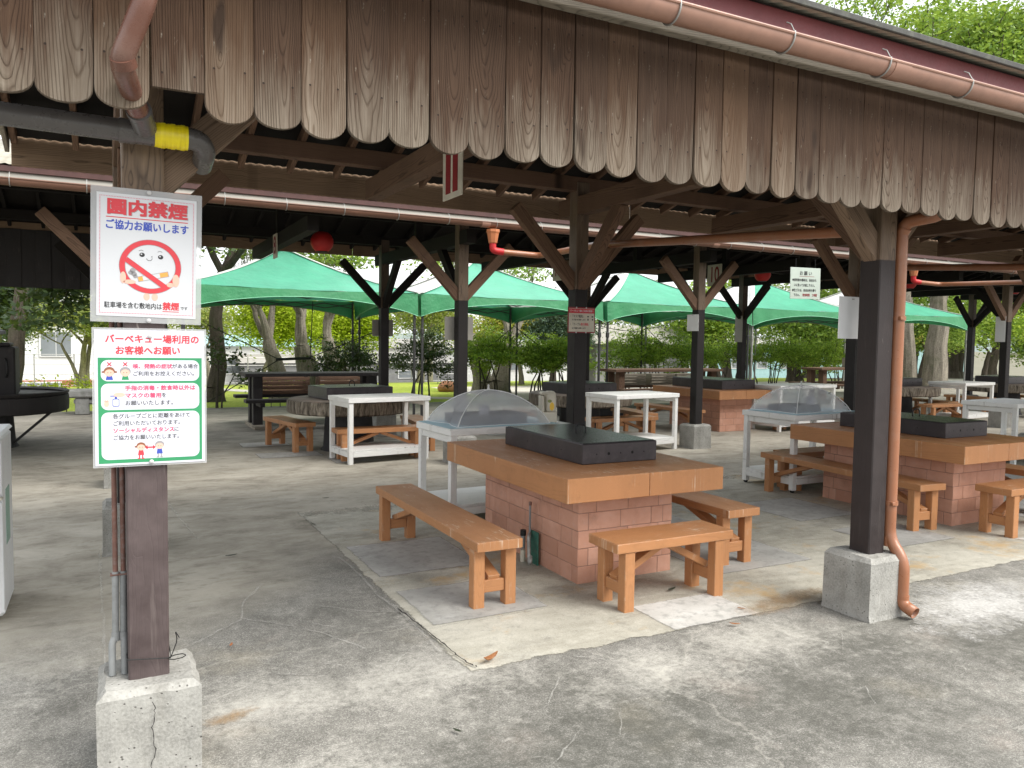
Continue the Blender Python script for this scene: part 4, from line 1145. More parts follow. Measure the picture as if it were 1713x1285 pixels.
# ------------------------------------------------------------------ mesh food domes and what stands in them
def net_mat():
    n = NT('white_food_net'); v = n.coord('Object')
    a = n.noise(v, 6, 3); c = n.mix(n.rng(a, .3, .7), (.86, .87, .90), (.95, .95, .96))
    d = n.N('ShaderNodeBsdfPrincipled', {'Base Color': c, 'Roughness': .8}); t = n.N('ShaderNodeBsdfTransparent')
    x = n.N('ShaderNodeMixShader', {0: .36, 1: t.outputs[0], 2: n.N('ShaderNodeMixShader', {0: .5, 1: d.outputs[0], 2: n.N('ShaderNodeBsdfTranslucent', {'Color': c}).outputs[0]}).outputs[0]}); return n.shade(x.outputs[0])
M['net'] = net_mat()
M['blue_cloth'] = plain('pale_blue_mat', (.36, .52, .58), .6, var=.1)
def dome(label, x, y, z, a, b, h, rz=0):
    t = thing('food_cover', label, 'food cover', (x, y, z), rz, group='mesh dome food covers')
    N = 24; V = []; F = []
    def S(u, v):  # u,v in -1..1 square base, umbrella shaped: arched ribs along the diagonals, gores between them
        q = (abs(u)**3.2+abs(v)**3.2)**(1/3.2); q = min(1.0, max(q/1.2419 if min(abs(u), abs(v)) > 0 and max(abs(u), abs(v)) > 0 else q, max(abs(u), abs(v))*.985)) if False else max(abs(u), abs(v))
        e = min(abs(u), abs(v))/max(1e-6, max(abs(u), abs(v)))
        pin = 1-.17*(1-e)**1.6*q
        zz = h*(max(0.0, 1-q**2))**.80
        return (u*a*pin, v*b*pin, zz)
    for j in range(N+1):
        for i in range(N+1): V.append(S(-1+2*i/N, -1+2*j/N))
    for j in range(N):
        for i in range(N): F.append((j*(N+1)+i, j*(N+1)+i+1, (j+1)*(N+1)+i+1, (j+1)*(N+1)+i))
    m = MB().add(V, F); m.build('net', M['net'], t, smooth=True)
    for su, sv in ((-1, -1), (1, -1), (1, 1), (-1, 1)):
        m = MB(); m.tube([S(su*k/10, sv*k/10) for k in range(11)], .005, 6); m.build('rib', M['white_board'], t, smooth=True)
    m = MB(); m.tube([S(math.cos(q)/max(abs(math.cos(q)), abs(math.sin(q))), math.sin(q)/max(abs(math.cos(q)), abs(math.sin(q)))) for q in [2*math.pi*i/32 for i in range(33)]], .005, 6); m.build('hem', M['white_board'], t, smooth=True)
    m = MB(); m.lathe([(.012, 0), (.012, .02), (.007, .03), (.010, .045), (.004, .055)], 10); m.build('knob', M['white_board'], t, (0, 0, h-.004), smooth=True)
    return t
dome('large white mesh dome on the white table behind the nearest grill', 3.10, 6.42, .846, .47, .32, .295, R(3))
dome('white mesh dome on the white table left of the right front post', 7.02, 6.34, .846, .43, .34, .285, 0)
def tray(label, x, y, z, w, d, h, mat, name='tray', cat='tray'):
    t = thing(name, label, cat, (x, y, z), R(3))
    m = MB(); m.box((0, 0, .006), (w, d, .012), .004)
    for s in (-1, 1): m.box((s*w/2, 0, h/2), (.012, d+.012, h), .003); m.box((0, s*d/2, h/2), (w+.012, .012, h), .003)
    m.build('pan', mat, t); return t
def cloth(name, label, cat, x, y, z, w, d):
    o = MB().box((0, 0, .0025), (w, d, .005), .002).build(name, M['blue_cloth'], None, (x, y, z), (0, 0, R(3)))
    tag(o, label, cat); return o
cloth('table_mat', 'pale blue mat under the large mesh dome', 'table mat', 3.10, 6.42, .841, 1.1, .66)
cloth('table_mat', 'pale blue mat under the mesh dome beside the right post', 'table mat', 7.05, 6.30, .841, 1.08, .7)
M['dark_grey'] = plain('dark_grey_plastic', (.12, .115, .13), .5)
M['grey_lilac'] = plain('grey_steel', (.30, .30, .34), .4, metallic=.5)
tray('dark grey tray of utensils inside the large mesh dome', 3.08, 6.42, .847, .66, .34, .085, M['dark_grey'])
tray('low grey tray inside the mesh dome beside the right post', 6.95, 6.36, .847, .5, .3, .07, M['dark_grey'])
for (x, y, l) in ((3.02, 6.34, 'small steel canister in the tray inside the large mesh dome'), (7.1, 6.28, 'steel canister inside the mesh dome beside the right post')):
    t = thing('canister', l, 'canister', (x, y, .862)); m = MB(); m.lathe([(.05, 0), (.05, .13), (.046, .14), (.02, .15)], 16); m.build('can', M['grey_lilac'], t, smooth=True)
    m = MB(); m.tube([(-.05, 0, .12)]+[(-.05*math.cos(q), 0, .13+.05*math.sin(q)) for q in [math.pi*i/8 for i in range(9)]], .004, 6); m.build('handle', M['white_board'], t, smooth=True)
for i, (dx, dy) in enumerate(((.14, .0), (.23, .03), (.05, .09), (.2, -.08))):
    o = MB().lathe([(.004, 0), (.045, .012), (.05, .03), (.044, .03), (.03, .012)], 14).build('bowl', M['white_board'], None, (3.08+dx, 6.42+dy, .8595), smooth=True)
    tag(o, ['small white bowl nearest the canister in the dome tray', 'small white bowl at the middle of the dome tray', 'small white bowl at the back of the dome tray', 'small white bowl at the front right of the dome tray'][i], 'bowl', 'white bowls in the dome tray')
t = thing('dispenser', 'upright cream box with a yellow picture at the right end of the domed white table', 'dispenser', (3.64, 6.28, .84), R(-14))
M['cream'] = plain('cream_plastic', (.62, .58, .48), .45)
m = MB(); m.box((0, 0, .05), (.16, .14, .10), .006); m.build('base', M['cream'], t)
m = MB(); m.box((-.055, 0, .17), (.022, .12, .15), .004); m.box((.03, .0, .19), (.09, .12, .2), .02); m.box((0, 0, .27), (.13, .12, .03), .012); m.build('body', M['cream'], t)
m = MB(); m.box((.0756, 0, .165), (.002, .09, .13)); m.build('label_sheet', M['white_board'], t)
m = MB(); m.add([(.032+.022*math.cos(q), -.0605, .15+.04*math.sin(q)) for q in [2*math.pi*i/12 for i in range(12)]], [tuple(range(12))]); m.build('picture', plain('yellow_print', (.75, .48, .05), .5), t)
m = MB(); m.add([(.010+.02*math.cos(q), -.0607, .20+.015*math.sin(q)) for q in [2*math.pi*i/12 for i in range(12)]], [tuple(range(12))]); m.build('picture', plain('olive_print', (.25, .28, .10), .5), t)

# ------------------------------------------------------------------ gas tap by the nearest brick base
M['green_steel'] = plain('green_painted_steel', (.03, .14, .10), .5, var=.3, scale=15, dirt=(.15, .16, .14), dirt_amt=.5)
t = thing('gas_tap', 'gas tap with grey hose and green plate beside the nearest brick base', 'gas tap', (2.706, 4.80, 0))
m = MB(); m.box((-.012, .0, .12), (.012, .13, .24), .003); m.build('plate', M['green_steel'], t)
m = MB(); m.tube([(-.03, .03, .20), (-.03, .03, .42)], .008, 10); m.build('pipe', M['conduit'], t, smooth=True)
m = MB(); m.tube([(-.03, .03, .42), (-.03, .03, .445)], .011, 10); m.build('cap', M['rust'], t, smooth=True)
m = MB(); m.tube(bend([(-.03, .03, .215), (-.06, -.01, .20), (-.06, -.02, .07), (-.075, -.055, .02), (-.075, -.07, .045), (-.06, -.04, .07)], .03, 5), .0135, 10); m.build('hose', M['zinc'], t, smooth=True)
m = MB(); m.tube([(-.06, .075, .10), (-.06, .075, .20)], .016, 12); m.build('valve', M['conduit'], t, smooth=True)
m = MB(); m.tube([(-.06, .075, .195), (-.06, .075, .235)], .022, 12); m.build('knob', M['black_iron'], t, smooth=True)
m = MB(); m.tube([(-.06, .075, .0), (-.06, .075, .09)], .019, 12); m.build('sleeve', M['cream'], t, smooth=True)

# ------------------------------------------------------------------ fridge at the left edge
M['fridge'] = plain('white_enamel', (.80, .82, .84), .35, var=.05, scale=3, dirt=(.42, .40, .36), dirt_amt=.15)
t = thing('fridge', 'old white two door fridge cut off by the left edge', 'fridge', (-.795, 5.30, 0))
m = MB(); m.box((0, .03, .52), (.54, .50, 1.00), .015); m.build('body', M['fridge'], t)
m = MB(); m.box((0, 0, 1.035), (.555, .57, .03), .014); m.build('top', M['fridge'], t)
m = MB(); m.box((0, -.25, .855), (.545, .06, .31), .018); m.build('door', M['fridge'], t)
m = MB(); m.box((0, -.25, .36), (.545, .06, .64), .018); m.build('door', M['fridge'], t)
m = MB(); m.box((0, -.25, .69), (.55, .055, .014), .004); m.build('seal', M['cream'], t)
m = MB(); m.box((.21, -.284, .71), (.10, .01, .012), .003); m.build('handle', M['rust'], t)
m = MB(); m.box((.2706, .02, .55), (.002, .18, .32)); m.build('sticker', plain('pale_green_print', (.30, .48, .40), .5), t)

# ------------------------------------------------------------------ lanterns, number boards, notices
def lantern(label, x, y, z, r=.15):
    t = thing('paper_lantern', label, 'lantern', (x, y, z), group='red paper lanterns under the rear roof')
    prof = [(r*math.sin(a)*(1-.02*((i) % 2)), -r*.98*math.cos(a)) for i, a in enumerate([.55+(math.pi-1.1)*k/16 for k in range(17)])]
    m = MB(); m.lathe(prof, 24); m.build('shade', M['lantern'], t, smooth=True)
    m = MB(); m.lathe([(r*.5, -r*.9), (r*.52, -r*.83)], 20); m.lathe([(r*.5, r*.83), (r*.52, r*.9)], 20); m.build('ring', M['black_wood'], t)
    m = MB(); m.tube([(0, 0, r*.85), (0, 0, r*.85+.2)], .004, 5); m.build('cord', M['black_iron'], t)
lantern('red paper lantern farthest left, hanging above the green canopies', 2.62, 10.7, 2.90, .155)
lantern('red paper lantern right of the middle post', 10.75, 10.7, 2.88, .15)
lantern('red paper lantern just right of the brown downpipe', 14.9, 10.7, 2.92, .15)
lantern('red paper lantern at the far right edge', 18.6, 10.7, 2.95, .15)

M['ink_black'] = plain('black_ink', (.02, .02, .022), .6, bumps=0)
M['ink_red'] = plain('red_ink', (.60, .045, .06), .6, var=.05, bumps=0)
M['ink_pink'] = plain('pink_red_ink', (.62, .07, .15), .6, var=.05, bumps=0)
M['ink_blue'] = plain('blue_ink', (.04, .075, .40), .6, var=.05, bumps=0)
M['ink_green'] = plain('green_ink', (.03, .27, .11), .6, var=.08, bumps=0)
M['ink_skin'] = plain('skin_tone_ink', (.80, .46, .36), .6, var=.02, bumps=0)
M['ink_brown'] = plain('brown_ink', (.25, .10, .05), .6, var=.02, bumps=0)
M['ink_grey'] = plain('grey_ink', (.30, .29, .30), .6, var=.02, bumps=0)
M['ink_orange'] = plain('orange_ink', (.75, .36, .08), .6, var=.02, bumps=0)
M['ink_dkred'] = plain('dark_red_paint', (.24, .012, .018), .5, var=.15)
M['paper'] = plain('white_paper', (.60, .615, .64), .35, var=.02, bumps=0)
M['paper_blue'] = plain('bluish_white_paper', (.62, .63, .70), .35, var=.02, bumps=0)

def film_mat():
    n = NT('laminating_film')
    g = n.N('ShaderNodeBsdfPrincipled', {'Base Color': (.62, .63, .64), 'Roughness': .22}); t = n.N('ShaderNodeBsdfTransparent')
    x = n.N('ShaderNodeMixShader', {0: .40, 1: t.outputs[0], 2: g.outputs[0]}); return n.shade(x.outputs[0])
M['film'] = film_mat()

_texts = []
def text(body, w, h, u, v, mat, parent, y, bold=0.0, align='LEFT', name='lettering', tight=.99):
    """one line of lettering in the parent's XZ plane, facing -Y; w = full width, h = glyph size"""
    c = bpy.data.curves.new(name, 'FONT'); c.body = body; c.align_x = align; c.align_y = 'CENTER'
    c.size = h; c.resolution_u = 3; c.fill_mode = 'FRONT'
    o = bpy.data.objects.new(name, c); link(o, parent)
    n = sum(1.0 if ord(ch) > 255 else .58 for ch in body)
    o.location = (u, y, v); o.rotation_euler = (math.pi/2, 0, 0)
    o.scale = (w/(n*h*tight), 1, 1)
    _texts.append((o, mat, bold)); return o

def texts_to_mesh():
    """turn the lettering into flat meshes; bold strokes are thickened with shifted layers"""
    dg = bpy.context.evaluated_depsgraph_get()
    for o, mat, bold in _texts:
        me0 = bpy.data.meshes.new_from_object(o.evaluated_get(dg)); nv = len(me0.vertices)
        co = np.empty(nv*3, dtype=np.float32); me0.vertices.foreach_get('co', co); co = co.reshape(-1, 3)
        Fs = [tuple(p.vertices) for p in me0.polygons]
        V = []; F = []
        lay = [(0, 0)] if bold <= 0 else [(bold*dx, bold*dy) for dx, dy in ((-1, -1), (1, -1), (1, 1), (-1, 1), (0, 0))]
        for k, (dx, dy) in enumerate(lay):
            c2 = co+np.array([dx, dy, .00002*k], dtype=np.float32); V += [tuple(map(float, q)) for q in c2]
            F += [tuple(i+k*nv for i in f) for f in Fs]
        me = bpy.data.meshes.new(o.name); me.from_pydata(V, [], F); me.materials.append(mat)
        n_ = bpy.data.objects.new('lettering' if not o.name.startswith('numeral') else 'numeral', me)
        nm = o.name.split('.')[0]; par = o.parent; mb = o.matrix_basis.copy()
        bpy.data.objects.remove(o); n_.name = nm; link(n_, par); n_.matrix_basis = mb

def poly(name, pts, mat, parent, y):
    me = bpy.data.meshes.new(name); me.from_pydata([(a, y, b) for a, b in pts], [], [tuple(range(len(pts)))]); me.materials.append(mat)
    return shared(name, me, parent)
def ell(cx, cz, rx, rz, n=28, a0=0, a1=2*math.pi):
    return [(cx+rx*math.cos(a0+(a1-a0)*i/n), cz+rz*math.sin(a0+(a1-a0)*i/n)) for i in range(n+(0 if abs(a1-a0) > 6.2 else 1))]
def rrect(x0, z0, x1, z1, r, n=6):
    P = []
    for cx, cz, a in ((x1-r, z1-r, 0), (x0+r, z1-r, math.pi/2), (x0+r, z0+r, math.pi), (x1-r, z0+r, 1.5*math.pi)):
        P += [(cx+r*math.cos(a+math.pi/2*i/n), cz+r*math.sin(a+math.pi/2*i/n)) for i in range(n+1)]
    return P
def multi(name, polys, mat, parent, y):
    m = MB()
    for p in polys: m.add([(a, y, b) for a, b in p], [tuple(range(len(p)))])
    return m.build(name, mat, parent)
def ringpoly(cx, cz, ro, ri, k, n=48):
    m = MB(); V = []
    for i in range(n):
        a = 2*math.pi*i/n; V += [(cx+ro*math.cos(a), k, cz+ro*.95*math.sin(a)), (cx+ri*math.cos(a), k, cz+ri*.95*math.sin(a))]
    F = [(2*i, 2*((i+1) % n), 2*((i+1) % n)+1, 2*i+1) for i in range(n)]
    return m.add(V, F)
def pin(parent, u, v, y):
    m = MB(); m.lathe([(.0045, 0), (.0075, .002), (.0075, .0035), (.004, .006)], 12); m.build('pin', M['film_pin'], parent, (u, y, v), (math.pi/2, 0, 0), smooth=True)
M['film_pin'] = plain('clear_pin', (.55, .55, .55), .25)

# poster 1: no smoking
W, H = .316, .420
p1 = thing('poster', 'upper laminated no smoking poster on the left post, red prohibition ring and smiling face', 'poster', (.130, 3.026, 1.872)); p1.rotation_euler = (0, R(1.0), R(-1))
m = MB(); m.box((0, .0015, 0), (.352, .0006, .462)); m.build('film', M['film'], p1)
m = MB(); m.box((.0, .0, 0), (W, .0012, H)); m.build('sheet', M['paper'], p1)
Y = -.0012
U = lambda f: -W/2+W*f
Vv = lambda f: H/2-H*f
text('園内禁煙', .255, .056, 0, Vv(.118), M['ink_grey'], p1, Y-.00005, .0021, 'CENTER').location.x = .0022
text('園内禁煙', .255, .056, 0, Vv(.115), M['ink_red'], p1, Y-.0002, .0021, 'CENTER')
poly('underline', [(U(.09), Vv(.196)), (U(.91), Vv(.196)), (U(.91), Vv(.189)), (U(.09), Vv(.189))], M['ink_red'], p1, Y)
text('ご協力お願いします', .264, .034, 0, Vv(.257), M['ink_blue'], p1, Y, .0009, 'CENTER')
text('駐車場を含む敷地内は', .180, .0225, U(.075), Vv(.912), M['ink_black'], p1, Y, .0003)
text('禁煙', .054, .029, U(.655), Vv(.907), M['ink_red'], p1, Y, .0010)
poly('underline', [(U(.655), Vv(.950)), (U(.825), Vv(.950)), (U(.825), Vv(.944)), (U(.655), Vv(.944))], M['ink_red'], p1, Y)
text('です', .024, .013, U(.84), Vv(.917), M['ink_black'], p1, Y, .0002)
dots = []
nx, nz = 62, 84
for i in range(nx):
    for zz in (-H/2+.011, H/2-.011):
        a = -W/2+.010+(W-.02)*i/(nx-1); dots.append([(a-.0013, zz-.0011), (a+.0013, zz-.0011), (a+.0013, zz+.0011), (a-.0013, zz+.0011)])
for i in range(nz):
    for aa in (-W/2+.010, W/2-.010):
        zz = -H/2+.011+(H-.022)*i/(nz-1); dots.append([(aa-.0013, zz-.0011), (aa+.0013, zz-.0011), (aa+.0013, zz+.0011), (aa-.0013, zz+.0011)])
multi('dotted_border', dots, M['ink_pink'], p1, Y)
cx, cz, ro = .010, Vv(.580), .098
ringpoly(cx, cz, ro+.0015, ro-.0185, Y-.0001).build('ring_outline', M['ink_grey'], p1)
ringpoly(cx, cz, ro, ro-.017, Y-.0004).build('ring', M['ink_red'], p1)
def barpoly(x0, z0, x1, z1, w):
    d = Vector((x1-x0, z1-z0)).normalized(); n_ = Vector((-d.y, d.x))*w/2
    return [(x0-n_.x, z0-n_.y), (x1-n_.x, z1-n_.y), (x1+n_.x, z1+n_.y), (x0+n_.x, z0+n_.y)]
multi('bar', [barpoly(cx-.078, cz+.022, cx+.052, cz-.072, .017)], M['ink_red'], p1, Y-.0005)
multi('bar_outline', [barpoly(cx-.079, cz+.022, cx+.052, cz-.073, .0195)], M['ink_grey'], p1, Y-.0002)
q = barpoly(cx-.036, cz-.045, cx+.056, cz-.022, .017)
multi('cigarette', [barpoly(cx-.024, cz-.042, cx+.056, cz-.022, .015)], M['paper'], p1, Y-.0001)
multi('cigarette_outline', [barpoly(cx-.040, cz-.046, cx+.058, cz-.0215, .0185)], M['ink_grey'], p1, Y-.00003)
multi('cigarette_tip', [barpoly(cx-.038, cz-.0455, cx-.024, cz-.042, .015), barpoly(cx+.030, cz-.0285, cx+.056, cz-.022, .015)], M['ink_orange'], p1, Y-.00015)
multi('smoke', [ell(cx-.056, cz-.016, .009, .008), ell(cx-.062, cz-.024, .008, .007), ell(cx-.052, cz-.028, .009, .008), ell(cx-.048, cz-.036, .007, .007)], M['ink_grey'], p1, Y-.0001)
multi('face', [ell(cx-.027, cz+.040, .0085, .0075), ell(cx+.032, cz+.036, .0085, .0075)]+[barpoly(cx-.004+.009*math.cos(a), cz+.030+.009*math.sin(a), cx-.004+.009*math.cos(a+.35), cz+.030+.009*math.sin(a+.35), .0016) for a in [math.pi+.15+.33*i for i in range(9)]]+[ell(cx+.004, cz+.035, .0022, .0016, 10)]+[barpoly(cx+sx*.03+.010*math.cos(a), cz+.046+.010*math.sin(a), cx+sx*.03+.010*math.cos(a+.4), cz+.046+.010*math.sin(a+.4), .0013) for sx in (-1, 1) for a in [.8, 1.2, 1.6, 2.0]], M['ink_black'], p1, Y-.0001)
multi('eye_glint', [ell(cx-.029, cz+.042, .0026, .0024, 10), ell(cx+.030, cz+.038, .0026, .0024, 10)], M['paper'], p1, Y-.0003)
multi('hand', [ell(cx-.086, cz-.042, .009, .020), ell(cx-.066, cz-.056, .020, .0075), ell(cx+.082, cz-.044, .011, .022), ell(cx+.064, cz-.060, .012, .008)], M['ink_skin'], p1, Y-.0007)
multi('foot', [ell(cx-.012, cz-ro-.007, .010, .013), ell(cx+.014, cz-ro-.007, .010, .013)], M['ink_skin'], p1, Y-.00002)
pin(p1, .004, .222, -.002); pin(p1, .006, -.222, -.002)

# poster 2: request to guests
W2, H2 = .352, .472
p2 = thing('poster', 'lower laminated poster on the left post with a green frame and three white boxes', 'poster', (.136, 3.022, 1.380)); p2.rotation_euler = (0, R(0.2), R(-1))
m = MB(); m.box((0, .002, 0), (.366, .0006, .486)); m.build('film', M['film'], p2)
m = MB(); m.box((0, 0, 0), (W2, .0012, H2)); m.build('sheet', M['paper_blue'], p2)
U = lambda f: -W2/2+W2*f
Vv = lambda f: H2/2-H2*f
Y = -.0012
text('バーベキュー場利用の', .300, .031, .008, Vv(.070), M['ink_red'], p2, Y, .0008, 'CENTER')
text('お客様へお願い', .207, .031, -.008, Vv(.155), M['ink_red'], p2, Y, .0008, 'CENTER')
poly('green_panel', [(U(.03), Vv(.985)), (U(.975), Vv(.985)), (U(.975), Vv(.205)), (U(.03), Vv(.205))], M['ink_green'], p2, Y+.0002)
for a, b in ((.222, .378), (.395, .590), (.607, .958)):
    poly('white_box', rrect(U(.055), Vv(b), U(.95), Vv(a), .022), M['paper_blue'], p2, Y-.0001)
Y2 = Y-.0004
text('咳、発熱の症状', .126, .0175, U(.335), Vv(.270), M['ink_pink'], p2, Y2, .0006)
text('がある場合', .086, .0175, U(.335)+.126, Vv(.270), M['ink_black'], p2, Y2, .0002)
text('ご利用をお控えください。', .208, .0175, U(.335), Vv(.325), M['ink_black'], p2, Y2, .0002)
text('手指の消毒・飲食時以外は', .226, .0185, U(.265), Vv(.432), M['ink_pink'], p2, Y2, .0006)
text('マスクの着用', .116, .0185, U(.265), Vv(.487), M['ink_pink'], p2, Y2, .0006)
text('を', .017, .0185, U(.265)+.116, Vv(.487), M['ink_black'], p2, Y2, .0002)
text('お願いいたします。', .164, .0185, U(.265), Vv(.543), M['ink_black'], p2, Y2, .0002)
text('各グループごとに距離をあけて', .248, .0185, U(.155), Vv(.640), M['ink_black'], p2, Y2, .0002)
text('ご利用いただいております。', .224, .0185, U(.155), Vv(.693), M['ink_black'], p2, Y2, .0002)
text('ソーシャルディスタンス', .195, .0185, U(.155), Vv(.746), M['ink_pink'], p2, Y2, .0006)
text('に', .017, .0185, U(.155)+.195, Vv(.746), M['ink_black'], p2, Y2, .0002)
text('ご協力をお願いいたします。', .220, .0185, U(.155), Vv(.799), M['ink_black'], p2, Y2, .0002)
def kid(u, v, s, hair, body, stand, cross=False):
    x_, z_ = U(u), Vv(v)
    multi('figure_hair', [ell(x_, z_+.002*s, .0150*s, .0135*s)]+([ell(x_-.017*s, z_, .004*s, .003*s), ell(x_+.017*s, z_, .004*s, .003*s)] if hair == 'ink_brown' else []), M[hair], p2, Y2+.0001)
    multi('figure_face', [ell(x_, z_-.003*s, .0125*s, .0105*s)], M['ink_skin'], p2, Y2-.0001)
    multi('figure_body', [[(x_-.007*s, z_-.012*s), (x_+.007*s, z_-.012*s), (x_+.010*s, z_-(.030 if stand else .024)*s), (x_-.010*s, z_-(.030 if stand else .024)*s)]], M[body], p2, Y2)
    if stand: multi('figure_leg', [[(x_+q*.005*s-.002*s, z_-.030*s), (x_+q*.005*s+.002*s, z_-.030*s), (x_+q*.005*s+.002*s, z_-.041*s), (x_+q*.005*s-.002*s, z_-.041*s)] for q in (-1, 1)]+[ell(x_+q*.006*s, z_-.042*s, .005*s, .002*s, 10) for q in (-1, 1)], M['ink_red' if body == 'ink_red' else 'ink_grey'], p2, Y2+.00005)
    multi('figure_eye', [ell(x_-.004*s, z_-.002*s, .0012*s, .0014*s, 8), ell(x_+.004*s, z_-.002*s, .0012*s, .0014*s, 8)], M['ink_black'], p2, Y2-.0003)
    if cross: multi('cross', [barpoly(x_-.0065, z_+.027-.0065, x_+.0065, z_+.027+.0065, .0035), barpoly(x_-.0065, z_+.027+.0065, x_+.0065, z_+.027-.0065, .0035)], M['ink_red'], p2, Y2)
kid(.130, .310, 1.15, 'ink_brown', 'ink_blue', False, True)
kid(.270, .310, 1.15, 'ink_grey', 'ink_green', False, True)
kid(.405, .868, 1.0, 'ink_brown', 'ink_red', True)
kid(.575, .862, 1.0, 'ink_grey', 'ink_blue', True)
multi('arrow', [barpoly(U(.455), Vv(.875), U(.525), Vv(.875), .005), [(U(.44), Vv(.875)), (U(.465), Vv(.892)), (U(.465), Vv(.858))], [(U(.54), Vv(.875)), (U(.515), Vv(.858)), (U(.515), Vv(.892))]], M['ink_red'], p2, Y2)
multi('bottle', [rrect(U(.155), Vv(.565), U(.215), Vv(.507), .004), [(U(.175), Vv(.507)), (U(.195), Vv(.507)), (U(.195), Vv(.490)), (U(.175), Vv(.490))], barpoly(U(.135), Vv(.487), U(.2), Vv(.487), .003)], M['ink_blue'], p2, Y2+.0001)
multi('bottle_label', [rrect(U(.160), Vv(.560), U(.210), Vv(.512), .003)], M['paper'], p2, Y2)
multi('hand', [ell(U(.103), Vv(.545), .008, .011)]+[barpoly(U(.103)+(k-1.5)*.004, Vv(.53), U(.103)+(k-1.5)*.006, Vv(.512), .0028) for k in range(4)]+[ell(U(.215), Vv(.478), .018, .008)], M['ink_skin'], p2, Y2)
pin(p2, -.002, .215, -.002); pin(p2, .0, -.228, -.002)

# number boards hanging across the roof
def number_board(label, x, y, z, w, h, s, face='ink_dkred', rz=math.pi/2):
    t = thing('number_board', label, 'number sign', (x, y, z), 0, group='hanging table number boards'); t.rotation_euler = (0, 0, -rz)
    m = MB(); m.box((0, 0, 0), (w, .012, h), .002); m.build('board', M['cream'], t)
    for sgn, yy, rot in ((1, -.0075, 0), (-1, .0075, math.pi)):
        if s == '11':
            m = MB()
            for dx in (-w*.19, w*.19): m.box((dx, yy, .0), (w*.26, .002, h*.80))
            m.build('numeral', M[face], t)
        else:
            o = text(s, w*.8, h*1.0, 0, 0, M[face], t, yy-.0006*sgn, .006, 'CENTER', 'numeral'); o.rotation_euler = (math.pi/2, 0, rot)
    m = MB(); m.tube([(-w*.3, 0, h/2), (-w*.3, 0, h/2+.1)], .003, 5); m.tube([(w*.3, 0, h/2), (w*.3, 0, h/2+.1)], .003, 5); m.build('hanger', M['black_iron'], t)
number_board('hanging board with a dark red 11 below the scalloped planks', 1.96, 4.62, 2.665, .30, .34, '11')
number_board('small hanging board with number 8 left of the first lantern', 2.0, 10.7, 2.80, .26, .32, '8')
number_board('small hanging board with number 17 left of the sign post', 5.95, 10.0, 2.67, .30, .36, '17')
number_board('hanging board with number 10 behind the braces of the middle post', 9.6, 10.7, 2.80, .36, .38, '10')

# notice with a red header on the sign post
t = thing('notice_board', 'small cream notice with a red header on the sign post', 'notice', (4.03, 6.322, 1.80), group='notices on the posts')
m = MB(); m.box((0, 0, 0), (.305, .006, .245), .001); m.build('board', M['ink_dkred'], t)
m = MB(); m.box((0, -.0025, 0), (.285, .003, .222)); m.build('sheet', M['cream'], t)
poly('header', [(-.1425, .065), (.1425, .065), (.1425, .108), (-.1425, .108)], M['ink_red'], t, -.0046)
text('バーベキュー場をご利用の皆様へ', .262, .021, 0, .086, M['paper'], t, -.0050, .0004, 'CENTER')
text('・「マスク着用」', .165, .030, -.135, .034, M['ink_black'], t, -.0046, .0006)
text('のご協力をお願いします', .150, .016, -.108, .002, M['ink_black'], t, -.0046, .0005)
text('・「テーブル', .125, .028, -.135, -.042, M['ink_black'], t, -.0046, .0005); text('間の移動」', .105, .028, -.010, -.042, M['ink_red'], t, -.0046, .0006)
text('はご遠慮をお願いします', .155, .016, -.108, -.078, M['ink_black'], t, -.0046, .0005)
multi('symbol', [ell(.072, .034, .010, .007), ell(.072, .006, .007, .011), ell(.122, .034, .012, .007), ell(.124, .006, .008, .008)], M['ink_black'], t, -.0046)
for a in (-.06, .05):
    for b in (-.118, .118): pin(t, a, b, -.003)

# お願い board hanging between the pavilions
t = thing('notice_board', 'grey green hanging notice board left of the right front post', 'notice', (9.2, 8.3, 2.50), group='notices on the posts')
t.rotation_euler = (0, R(-1), 0)
m = MB(); m.box((0, 0, 0), (.62, .010, .46), .002); m.build('board', plain('grey_green_board', (.46, .53, .47), .5, var=.05), t)
text('お 願 い', .27, .066, .0, .145, M['ink_black'], t, -.0065, .0012, 'CENTER', tight=.9)
poly('underline', [(-.13, .100), (.18, .100), (.18, .105), (-.13, .105)], M['ink_dkred'], t, -.0062)
text('●使用後の器材は、各自きれ', .50, .044, -.275, .045, M['ink_black'], t, -.0065, .0012)
text('いに洗ってお返し下さい。', .45, .044, -.24, -.030, M['ink_black'], t, -.0065, .0012)
text('●生ゴミは、各自お持ち帰り', .50, .044, -.275, -.105, M['ink_black'], t, -.0065, .0012)
text('下さい。', .14, .044, -.24, -.175, M['ink_black'], t, -.0065, .0012); text('使用時間　２時間', .30, .044, -.06, -.175, M['ink_dkred'], t, -.0065, .001)
m = MB(); m.tube([(-.2, 0, .22), (-.2, 0, .36)], .004, 5); m.tube([(.2, 0, .22), (.2, 0, .36)], .004, 5); m.build('hanger', M['black_iron'], t)

